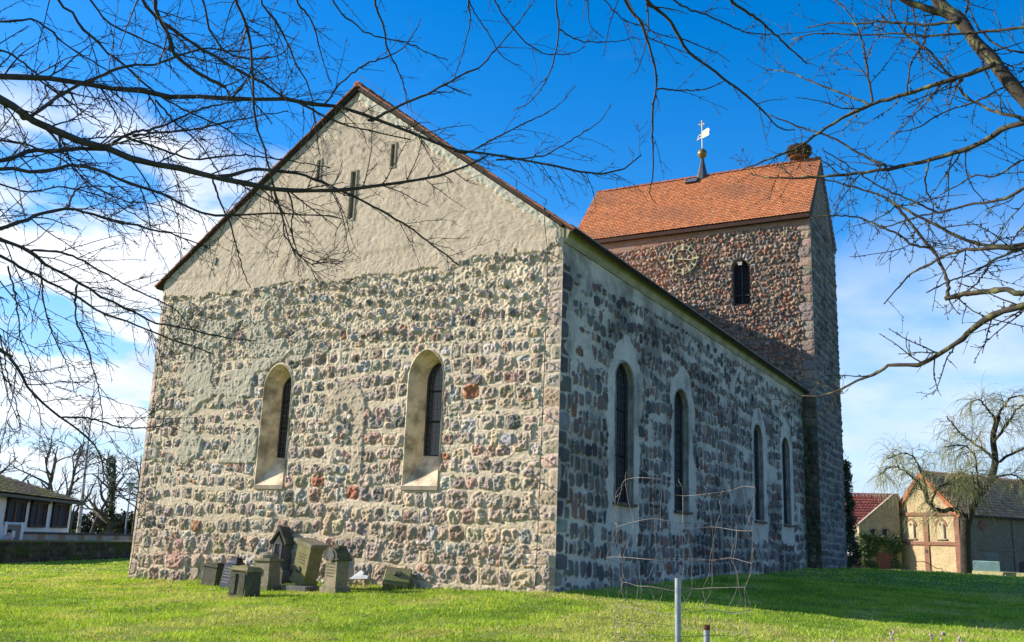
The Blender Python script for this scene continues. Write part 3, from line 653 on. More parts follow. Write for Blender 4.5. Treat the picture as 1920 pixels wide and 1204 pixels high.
for k in range(56):
    y = VO+.4*k; a = R(90)
    if y > NL-.3: break
    pr = [(.115*math.cos(t_), .09*math.sin(t_)) for t_ in np.linspace(-.15, math.pi+.15, 9)]
    A = [(APX+p[0], y, RZ+.15+p[1]+.012) for p in pr]; B = [(APX+p[0]*.9, y+.42, RZ+.15+p[1]*.9) for p in pr]
    loft(mb, A, B, False, col=np.array(PAL_OLD[k % 4])); mb.poly(A+[(APX, y, RZ+.1)], col=PAL_OLD[k % 4])
mb.build('ridge_tiles', M_TILE, church, col=True)
r_ = np.random.default_rng(6)
for (xa, za, S_, ll) in ((.30, 7.42, S1, n1_), (-GW_-.22, EZ-.10, S2, n2_)):
    mb = MB(); k = 0.0; Nn_ = np.array([-S_[2], 0, S_[0]]); Nn_ = Nn_ if Nn_[2] > 0 else -Nn_
    while k < ll-.05:
        a = np.array([xa, VO-.012, za])+S_*k; l_ = .30; t0_ = .012+r_.normal(0, .004)
        mb.prism([a-Nn_*.022, a+S_*l_-Nn_*.030, a+S_*l_+Nn_*(t0_-.010), a+Nn_*(t0_+.008)], (0, .05, 0), col=np.array(PAL_OLD[r_.integers(0, 4)])*r_.uniform(.45, .8)); k += l_
    mb.build('verge_tiles', M_TILE, church, col=True)
# gutter edge line
mb = MB(); mb.tube([(.31, -.05, 7.43), (.31, NL, 7.43)], .02, 6); mb.build('eave_rail', M_IRON, church)

# ---- lightning conductor cables
def cable(pts, r=.008): return MB().tube(pts, r, 5)
mb = cable([(-.42, -.16, 8.1), (-.40, -.12, 7.6), (-.30, -.13, 6.9), (-.30, -.13, 5), (-.32, -.13, 3), (-.34, -.14, 1), (-.36, -.15, .05)])
for z in (6.95, 5.7, 4.6, 3.5, 2.6, 2.1, 1.5, .8): mb.tube([(-.32, -.03, z+.03), (-.32, -.15, z)], .013, 5)
for k in range(8):
    f = k/7; mb.tube([(-.4+(APX+.6)*f, -.1, 8.05+(RZ-8.05)*f*.98), (-.4+(APX+.6)*f, -.1, 8.19+(RZ-8.05)*f*.98)], .012, 5)
mb.tube([(-.4, -.1, 8.17), (APX, -.1, RZ+.42)], .007, 5)
mb.build('lightning_conductor', M_IRON, church)
mb = cable([(-11.93, -.12, 7.2), (-11.86, -.13, 5), (-11.88, -.12, 3), (-11.9, -.15, .4), (-11.92, -.18, -.3)])
for z in (6.4, 5.2, 4.1, 3.1, 2.1, 1.2, .5): mb.tube([(-11.88, -.02, z+.03), (-11.88, -.14, z)], .013, 5)
mb.build('lightning_conductor', M_IRON, church)

# ================================================================== TOWER
TX, TY, TD, TE, TR, TL = .564, 22.607, 5.445, 15.20, 18.70, -10.55
TO, TU, TN = (TL, TY, 0), (1, 0, 0), (0, -1, 0); TW = TX-TL
mt_ = Wall(TW, -.3, 15.3, .028, 41, (.20, .15, .11), .014)
lou = (-2.46-TL, .37, 11.38, 13.05, 13.45)
mt_.block |= in_arch(lou[0], lou[1]+.03, lou[2]-.05, lou[3], lou[4]+.03)(mt_.UU, mt_.ZZ)
brick = mt_.ZZ > np.interp(mt_.UU, [0, 2, 5, 7.5, 11.2], [14.2, 14.35, 14.62, 14.78, 14.72])+.06*mt_.n_mid
for k in range(11):
    a = math.pi*(k+.5)/11; cu_, cz_ = lou[0]+(lou[1]+.17)*math.cos(a), lou[3]+.02+(.40+.17)*math.sin(a)
    mt_.stone(cu_, cz_, .17, .055, pick(PAL_TOWER[2:5]+PAL_TOWER[6:7], mt_.r), .05, 4, a, rough=.01)
    mt_.block |= np.hypot(mt_.UU-cu_, mt_.ZZ-cz_) < .10
savb = mt_.block.copy(); mt_.block |= brick
k = 0; z = 6.0
while z < 14.7:
    H = mt_.r.uniform(.34, .46); L_ = mt_.r.uniform(.35, .6)
    mt_.stone(TW-L_/2+.03, z+H/2, L_/2, H/2-.02, pick([((.36, .26, .20), 3), ((.30, .25, .21), 2), ((.24, .22, .2), 1)], mt_.r), .02, 6, 0, rough=.012, tilt=(0, 0)); mt_.block |= (mt_.UU > TW-L_) & (mt_.ZZ > z) & (mt_.ZZ < z+H)
    z += H
mt_.courses(7.0, 15.2, (.12, .20), (.10, .25), .014, PAL_TOWER, .050, .035, (1.9, 3.2), skip=.0, rot=.5, rough=.045)
mt_.courses(-.3, 7.0, (.25, .35), (.2, .4), .05, PAL_COOL, .04, .03, (2.2, 3.2), cond=lambda u, z: u > TW-1.2, rough=.03)
mt_.block = savb
zz_ = 14.0; k = 0
bm = brick & (mt_.ZZ < 16)
br = (np.floor(mt_.ZZ/.082)+0).astype(int); bu = mt_.UU/.26+(br % 2)*.5; bj = np.floor(bu).astype(int)
fr_u = bu-bj; fr_z = mt_.ZZ/.082-br; ismort = (fr_u < .07) | (fr_z < .18)
rb = np.random.default_rng(5).random((400, 80)); bt = rb[br % 400, bj % 80]
bc_ = np.array((.30, .135, .085))+(bt[..., None]-.5)*np.array((.16, .08, .06))
weath = smooth01(vn(TW, 15, mt_.nx, mt_.ny, .5, 4, 88), -.3, .35)
bc_ = bc_*(1-.55*weath[..., None])+np.array((.30, .22, .18))*.55*weath[..., None]
mt_.t = np.where(bm[..., None], np.where(ismort[..., None], np.array((.30, .24, .19)), bc_), mt_.t); mt_.h = np.where(bm, .03+.012*(~ismort)+.014*mt_.n_mid-.01*(bt > .85), mt_.h); mt_.m = np.where(bm, .3, mt_.m)
moss_shade = smooth01(mt_.ZZ, 7.6, 6.9)*smooth01(mt_.UU, TW-1.2, TW-.8)*np.clip(.8+.5*mt_.n_big, 0, 1); mt_.t = mt_.t*(1-.82*moss_shade[..., None])+np.array((.03, .045, .012))*.82*moss_shade[..., None]  # moss green, with the shade beside the nave also painted into the tone
red = smooth01(np.hypot((mt_.UU-3.6)/2.6, (mt_.ZZ-13.0)/1.3), 1.1, .3)*smooth01(mt_.n_big+mt_.n_mid*.7, -.5, .5)
mt_.t = mt_.t*(1-.45*red[..., None])+np.array((.46, .24, .15))*.45*red[..., None]
mt_.mesh('tower_wall', M_TOWER, TO, TU, TN, church, holes=[in_arch(*lou)], fade=lambda u: smooth01(TW-u, 0, .08))
# south side of the tower
ts = Wall(TD, -.6, TR, .032, 51, (.27, .25, .22), .008)
ts.courses(-.5, 15.2, (.26, .36), (.2, .42), .06, [((.17, .155, .145), 3), ((.23, .20, .18), 3), ((.12, .115, .115), 2), ((.18, .13, .115), 1)], .035, .02, (2.6, 4), rough=.03)
ts.courses(15.2, 18.7, (.09, .1), (.25, .3), .02, [((.24, .165, .135), 3), ((.19, .14, .12), 2)], .012, .003, (5, 7), rot=.01, rough=.006)
ttop = lambda u: np.where(u < TD/2, TE+.1+(TR-TE)*u/(TD/2), TR+.1-(TR-TE)*(u-TD/2)/(TD/2))-.06
tsl = (25.15-TY, .13, 12.0, 13.0, 13.15)
ts.t = ts.t*(1-.3*smooth01(vn(TD, 19, ts.nx, ts.ny, 1.2, 4, 61), 0, .5)[..., None])
ts.mesh('tower_wall', M_TSIDE, (TX, TY, 0), (0, 1, 0), (1, 0, 0), church, top=ttop, holes=[in_arch(*tsl)], fade=lambda u: smooth01(u, 0, .1)*smooth01(TD-u, 0, .1))
mb = MB(); o = arch_pts(*tsl); A = to3(o, (TX, TY, 0), (0, 1, 0), (1, 0, 0), .03); B = to3(o, (TX, TY, 0), (0, 1, 0), (1, 0, 0), -.4); loft(mb, A, B); sl_o = mb.build('slit_window', M_GREYPL, church)
MB().poly(to3(o, (TX, TY, 0), (0, 1, 0), (1, 0, 0), -.35)).build('dark_opening', M_IRON, sl_o)
mb = MB(); mb.quad((TL, TY+TD, -1), (TX, TY+TD, -1), (TX, TY+TD, TE), (TL, TY+TD, TE)); mb.quad((TL, TY, -1), (TL, TY, TE), (TL, TY+TD, TE), (TL, TY+TD, -1))
mb.poly([(TL, TY, TE), (TL, TY+TD/2, TR), (TL, TY+TD, TE)]); mb.build('tower_rear_wall', M_GREYPL, church)
# louvred bell opening
mb = MB(); o = arch_pts(*lou); A = to3(o, TO, TU, TN, .05); B = to3(o, TO, TU, TN, -.5); prev = A; rr = np.random.default_rng(8)
for k in range(1, 6):
    Cx = A*(1-k/5)+B*(k/5)+(rr.normal(0, .012, A.shape) if k < 5 else 0); loft(mb, prev, Cx); prev = Cx
lw = mb.build('bell_opening', plain('opening_stone', (.20, .17, .14), .9, (.10, .09, .08), 6, 20, .6, .02), church)
MB().poly(to3(o, TO, TU, TN, -.40)).build('dark_backing', M_IRON, lw)
mb = MB(); M_SLAT = plain('slate_slat', (.05, .048, .055), .6, (.03, .03, .035), 9)
z = lou[2]+.06
while z < 13.25:
    hw_ = lou[1]-.02 if z < lou[3] else lou[1]*math.sqrt(max(.05, 1-((z-lou[3])/.42)**2))
    c_ = TL+lou[0]
    for x0, x1 in ((c_-hw_, c_-.015), (c_+.015, c_+hw_)): mb.prism([(x0, TY+.20, z-.035), (x0, TY+.30, z+.045), (x0, TY+.30, z+.055), (x0, TY+.20, z-.022)], (x1-x0, 0, 0))
    z += .085
mb.build('louvre_slats', M_SLAT, lw)
mb = MB(); mb.box((TL+lou[0], TY+.18, 12.3), (.04, .04, 1.85)); mb.box((TL+lou[0], TY+.18, 11.85), (.70, .04, .05)); mb.box((TL+lou[0]-.35, TY+.2, 12.2), (.04, .04, 1.65)); mb.box((TL+lou[0]+.35, TY+.2, 12.2), (.04, .04, 1.65)); mb.build('louvre_frame', M_SLAT, lw)
mb = MB(); mb.box((TL+lou[0]-.03, TY-.02, 13.30), (.22, .14, .05), bev=.015); mb.box((TL+lou[0]-.02, TY-.04, 13.22), (.16, .08, .10), bev=.02); mb.build('floodlight', plain('lamp_metal', (.5, .48, .42), .5), church)
# clock
ck = np.array([-5.07, TY-.13, 13.72])
M_CLK = plain('clock_paint', (.40, .42, .33), .6, (.26, .28, .22), 8); M_GOLD = plain('clock_gold', (.56, .50, .25), .5, (.38, .33, .17), 8)
mb = MB()
for rr_ in (.66, .47):
    P = [ck+(rr_*math.cos(a), 0, rr_*math.sin(a)) for a in np.linspace(0, 2*math.pi, 49)]; mb.tube(P, .018, 6)
clock = mb.build('clock', M_CLK, church)
for k in range(12):
    mb = MB(); a = k*math.pi/6; r0_, r1_, w_ = (.43, .74, .045) if k % 3 == 0 else (.50, .68, .028)
    d = np.array([math.sin(a), 0, math.cos(a)]); e = np.array([math.cos(a), 0, -math.sin(a)])
    p = ck+(0, -.03, 0); mb.prism([p+d*r0_-e*w_, p+d*r0_+e*w_, p+d*r1_+e*w_, p+d*r1_-e*w_], (0, .04, 0))
    mb.build('hour_mark', M_GOLD, clock)
for ang, ln, tl_, wd, ring in ((101, .56, .24, .026, 0), (-22, .22, 0, .016, 1)):
    a = R(ang); d = np.array([math.sin(a), 0, math.cos(a)]); e = np.array([math.cos(a), 0, -math.sin(a)]); p = ck+(0, -.07-.02*ring, .0)
    mb = MB(); mb.prism([p-d*tl_-e*wd*1.4, p-d*tl_+e*wd*1.4, p+d*ln+e*wd*.5, p+d*ln-e*wd*.5], (0, .02, 0))
    if ring: q = p+d*(ln+.04); mb.tube([q+.045*(math.cos(t_)*d+math.sin(t_)*e) for t_ in np.linspace(0, 6.283, 13)], .014, 5)
    mb.build('clock_hand', M_GOLD, clock)
mb = MB(); mb.lathe([(.0, 0), (.06, 0), (.05, .05), (.0, .06)], ck+(0, -.03, -.0), 12, rot=[[1, 0, 0], [0, 0, -1], [0, 1, 0]]); mb.tube([ck, ck+(0, .14, 0)], .02, 6); mb.build('hub', M_GOLD, clock)
for a in (45, 135, 225, 315): q = ck+(.66*math.cos(R(a)), 0, .66*math.sin(R(a))); MB().tube([q, q+(0, .14, 0)], .012, 5).build('clock_bracket', M_IRON, clock)
# tower roof
yR = TY+TD/2; ov = .30
def sl3(y0, z0, y1, z1): v = np.array([0, y1-y0, z1-z0], float); n = np.linalg.norm(v); return v/n, n
def roofage(uu, vv, c, r):
    k = np.clip(np.sin(uu*.9+vv*.4)*np.sin(vv*1.7+uu*.3+1)*.5+r.normal(0, .10, len(uu)), 0, .5)[:, None]; k = np.where(r.random((len(uu), 1)) < .03, .75, k); return c*(1-k)+np.array((.24, .115, .07))*k
S3, n3 = sl3(TY-ov, TE-.05, yR, TR+.06)
mb = MB(); tile_roof(mb, (TL-.12, TY-ov, TE-.05), (1, 0, 0), S3, TW+.17, n3, tw=.165, ex=.145, pal=PAL_TILE, seed=9, th=.021, sag=.005, moss=roofage); mb.build('tower_roof', M_TILE, church, col=True)
S4, n4 = sl3(TY+TD+ov, TE-.05, yR, TR+.06)
mb = MB(); tile_roof(mb, (TL-.12, TY+TD+ov, TE-.05), (1, 0, 0), S4, TW+.17, n4, tw=.165, ex=.145, pal=PAL_TILE, seed=10, th=.014); mb.build('tower_roof', M_TILE, church, col=True)
mb = MB(); X0 = TL-.08; Lx = TW+.10
mb.prism([(X0, TY-ov+.02, TE-.08), (X0, yR, TR+.04), (X0, TY+TD+ov-.02, TE-.08), (X0, TY+TD+ov-.05, TE-.20), (X0, TY+TD-.3, TE-.20), (X0, yR, TR-.25), (X0, TY+.3, TE-.20), (X0, TY-ov+.04, TE-.24)], (Lx, 0, 0)); mb.build('roof_boards', plain('brown_eave', (.06, .026, .018), .8, (.04, .02, .015), 4), church)
mb = MB()
for k in range(30):
    x = TX+.04-.39*k
    if x-.4 < TL-.15: break
    pr = [(.11*math.cos(t_), .085*math.sin(t_)) for t_ in np.linspace(-.2, math.pi+.2, 9)]
    A = [(x, yR+p[0], TR+.05+p[1]+.015) for p in pr]; B = [(x-.41, yR+p[0]*.9, TR+.05+p[1]*.9) for p in pr]
    c_ = np.array((.30, .115, .07))*rng.uniform(.8, 1.2); loft(mb, A, B, False, col=c_); mb.poly(A+[(x, yR, TR)], col=c_)
mb.build('ridge_tiles', M_TILE, church, col=True)
# skylight
def on_slope(x, v, h): Nn = np.cross([1, 0, 0], S3); return np.array([x, TY-ov, TE-.05])+v*S3+h*Nn
mb = MB(); x0, x1 = -5.75, -5.15; va, vb_ = n3-.62, n3-.26
fr = [on_slope(x0, va, .03), on_slope(x1, va, .03), on_slope(x1, vb_, .03), on_slope(x0, vb_, .03)]; mb.prism(fr, np.cross([1, 0, 0], S3)*.10)
sk = mb.build('skylight', M_IRON, church); MB().poly([on_slope(x0+.05, va+.04, .134), on_slope(x1-.05, va+.04, .134), on_slope(x1-.05, vb_-.04, .134), on_slope(x0+.05, vb_-.04, .134)]).build('glass', plain('skylight_glass', (.10, .12, .13), .2, spec=.6), sk)
# spirelet, ball, vane
sx, sy = -5.03, yR
mb = MB(); mb.lathe([(.30, 18.55), (.26, 18.85), (.22, 18.95), (.07, 19.72)], (sx, sy, 0), 8, ph=R(22.5)); sp = mb.build('spirelet', plain('slate_lead', (.07, .075, .09), .5, (.045, .05, .06), 8), church)
mb = MB(); mb.lathe([(.06, -.27), (.10, -.25), (.17, -.2), (.225, -.06), (.24, 0), (.225, .02), (.225, .05), (.19, .14), (.10, .22), (.04, .26)], (sx, sy, 19.97), 20); mb.build('ball', plain('old_gilding', (.30, .21, .07), .4, (.18, .14, .06), 5, metal=.6), sp, smooth=True)
M_GILD = plain('gilding', (.86, .68, .30), .65, (.66, .48, .18), 9, metal=.35)
vp = np.array([sx, sy, 0.])
mb = MB(); mb.tube([vp+(0, 0, 20.2), vp+(0, 0, 21.62)], .022, 8)
for q in ((0, 21.68), (-.11, 21.52), (.11, 21.52)): mb.lathe([(0, -.05), (.04, -.03), (.05, 0), (.04, .03), (0, .05)], vp+(q[0], 0, q[1]), 10)
mb.tube([vp+(-.1, 0, 21.52), vp+(.1, 0, 21.52)], .018, 6); mb.lathe([(0, -.05), (.04, -.02), (.04, .02), (0, .05)], vp+(0, 0, 21.42), 8); mb.build('cross', M_GILD, sp)
dv_ = np.array([.86, -.5, 0]); mb = MB()
fl = [(.02, 20.78), (.42, 20.78), (.50, 20.82), (.46, 20.95), (.52, 21.02), (.48, 21.14), (.40, 21.17), (.02, 21.12)]
mb.prism([vp+dv_*a+(0, 0, b) for a, b in fl], (.007, .012, 0))
mb.tube([vp-dv_*.02+(0, 0, 20.95), vp-dv_*.16+(0, 0, 21.02), vp-dv_*.28+(0, 0, 20.95), vp-dv_*.30+(0, 0, 20.84)], .014, 5); mb.tube([vp+(0, 0, 20.86), vp-dv_*.36+(0, 0, 20.80)], .016, 5); mb.lathe([(0, -.04), (.045, 0), (0, .04)], vp-dv_*.38+(0, 0, 20.80), 8)
mb.build('weather_vane', M_GILD, sp)

# ---- stork nest
nest = thing('stork_nest', 'big round stork nest of dark twigs on the tower ridge', 'nest', (-.36, yR, 18.8))
nc = np.array([-.36, yR, 19.20]); r = np.random.default_rng(4)
n = 1500; th_ = r.uniform(0, 2*math.pi, n); zl = r.uniform(-.24, .24, n); rr_ = (.52*np.sqrt(np.clip(1-((zl-.08)/.42)**2, .05, 1)))*r.uniform(.86, 1.04, n)
Pm = np.stack([rr_*np.cos(th_), rr_*np.sin(th_), zl], 1)+nc; tg = np.stack([-np.sin(th_), np.cos(th_), r.normal(0, .35, n)], 1)+r.normal(0, .3, (n, 3)); tg /= np.linalg.norm(tg, axis=1)[:, None]
ln = r.uniform(.08, .22, n)[:, None]; PP = np.stack([Pm-tg*ln, Pm, Pm+tg*ln], 1); PP[:, 1] += (Pm-nc)*.05
mb = MB(); mb.tubes(PP, np.tile([.007, .010, .005], (n, 1)), 3); mb.build('twigs', plain('nest_twig', (.085, .06, .04), .9, (.15, .11, .07), 30), nest)
mb = MB(); mb.lathe([(.30, -.24), (.46, -.14), (.49, .05), (.44, .20), (.2, .16)], nc, 18); mb.build('nest_core', plain('nest_core', (.06, .042, .028), 1, (.10, .07, .045), 12, 25, 1, .05), nest)
mb = MB(); mb.lathe([(.44, -.29), (.46, -.25), (.3, -.24)], nc, 18)
for a in (0, 90, 180, 270): mb.tube([nc+(.3*math.cos(R(a+30)), .3*math.sin(R(a+30)), -.27), (nc[0]+.14*math.cos(R(a+30)), nc[1]+.14*math.sin(R(a+30)), 18.75)], .02, 5)
mb.build('support_frame', plain('rusty_frame', (.24, .10, .05), .8, (.15, .07, .04), 10), nest)
mb = MB(); n = 60; th_ = r.uniform(3.3, 4.6, n); P = np.stack([.47*np.cos(th_), .47*np.sin(th_), r.uniform(-.02, .16, n)], 1)+nc; tg = r.normal(0, 1, (n, 3)); tg /= np.linalg.norm(tg, axis=1)[:, None]; mb.tubes(np.stack([P-tg*.06, P+tg*.06], 1), np.full((n, 2), .022), 4); mb.build('nest_white_patch', plain('nest_white_patch', (.6, .58, .54), .9), nest)  # small whitish patch added on the nest front

# ================================================================== FOREGROUND TREES
def resample(pts, n):
    P = np.array(pts, float); m_ = len(P)
    Q = np.vstack([2*P[0]-P[1], P, 2*P[-1]-P[-2]]); out = []
    for i in range(m_-1):
        p0, p1, p2, p3 = Q[i:i+4]; t = np.linspace(0, 1, 12, endpoint=False)[:, None]
        out.append(.5*((2*p1)+(-p0+p2)*t+(2*p0-5*p1+4*p2-p3)*t*t+(-p0+3*p1-3*p2+p3)*t**3))
    out = np.vstack(out+[P[-1:]]); s_ = np.concatenate([[0], np.cumsum(np.linalg.norm(np.diff(out, axis=0), axis=1))])
    u = np.linspace(0, s_[-1], n); return np.stack([np.interp(u, s_, out[:, k]) for k in range(out.shape[1])], 1)
def grow(r, P, Rr, per_m, lens, ang, N=6, grav=(0, 0, 0), wig=.15, rk=.5, t0=.05, t1=1.0, rmin=.0012, flat=None, tipscale=.6, curl=0., maxr=None):
    """side shoots for a bundle of polylines"""
    L_ = np.linalg.norm(np.diff(P, axis=1), axis=2).sum(1); cnt = np.maximum(0, np.round(L_*per_m*(t1-t0)+r.uniform(-.4, .4, len(L_)))).astype(int)
    idx = np.repeat(np.arange(len(P)), cnt); M_ = len(idx)
    if M_ == 0: return np.zeros((0, N, 3)), np.zeros((0, N))
    t = r.uniform(t0, t1, M_); f = t*(P.shape[1]-1); k = np.minimum(f.astype(int), P.shape[1]-2); f = (f-k)[:, None]
    S = P[idx, k]*(1-f)+P[idx, k+1]*f; T = P[idx, k+1]-P[idx, k]; T /= np.linalg.norm(T, axis=1)[:, None]+1e-9
    rp = Rr[idx, k]
    rv = r.normal(0, 1, (M_, 3))
    if flat is not None: rv -= (rv@flat)[:, None]*flat*.75
    rv -= (rv*T).sum(1)[:, None]*T; rv /= np.linalg.norm(rv, axis=1)[:, None]
    a = np.radians(r.normal(ang, 9, M_))[:, None]; d = T*np.cos(a)+rv*np.sin(a)
    ln = r.uniform(lens[0], lens[1], M_)*(1-(1-tipscale)*t); st = (ln/(N-1))[:, None]
    out = [S]; g_ = np.array(grav, float)
    for q in range(N-1):
        out.append(out[-1]+d*st); d = d+r.normal(0, wig, (M_, 3))+g_+curl*(T-d); d /= np.linalg.norm(d, axis=1)[:, None]
    r0 = np.maximum(rp*rk, rmin)
    if maxr: r0 = np.minimum(r0, maxr)
    R_ = r0[:, None]*np.linspace(1, .45, N)[None]; R_ = np.maximum(R_, rmin*.6)
    return np.stack(out, 1), R_
def mains(spec, n=30, jit=0.0, r=None):
    P = []; Q = []
    for D0, D1, w0, w1, pts in spec:
        m_ = len(pts); X = np.array([pix(x, y, D0+(D1-D0)*i/(m_-1)) for i, (x, y) in enumerate(pts)]); X = resample(X, n)
        if r is not None: X[1:-1] += r.normal(0, jit, (n-2, 3))
        P.append(X); D = np.linspace(D0, D1, n); Q.append(np.linspace(w0, w1, n)/2/FPX*D)
    return np.array(P), np.array(Q)
VIEW = cf/np.linalg.norm(cf)
r = np.random.default_rng(21)
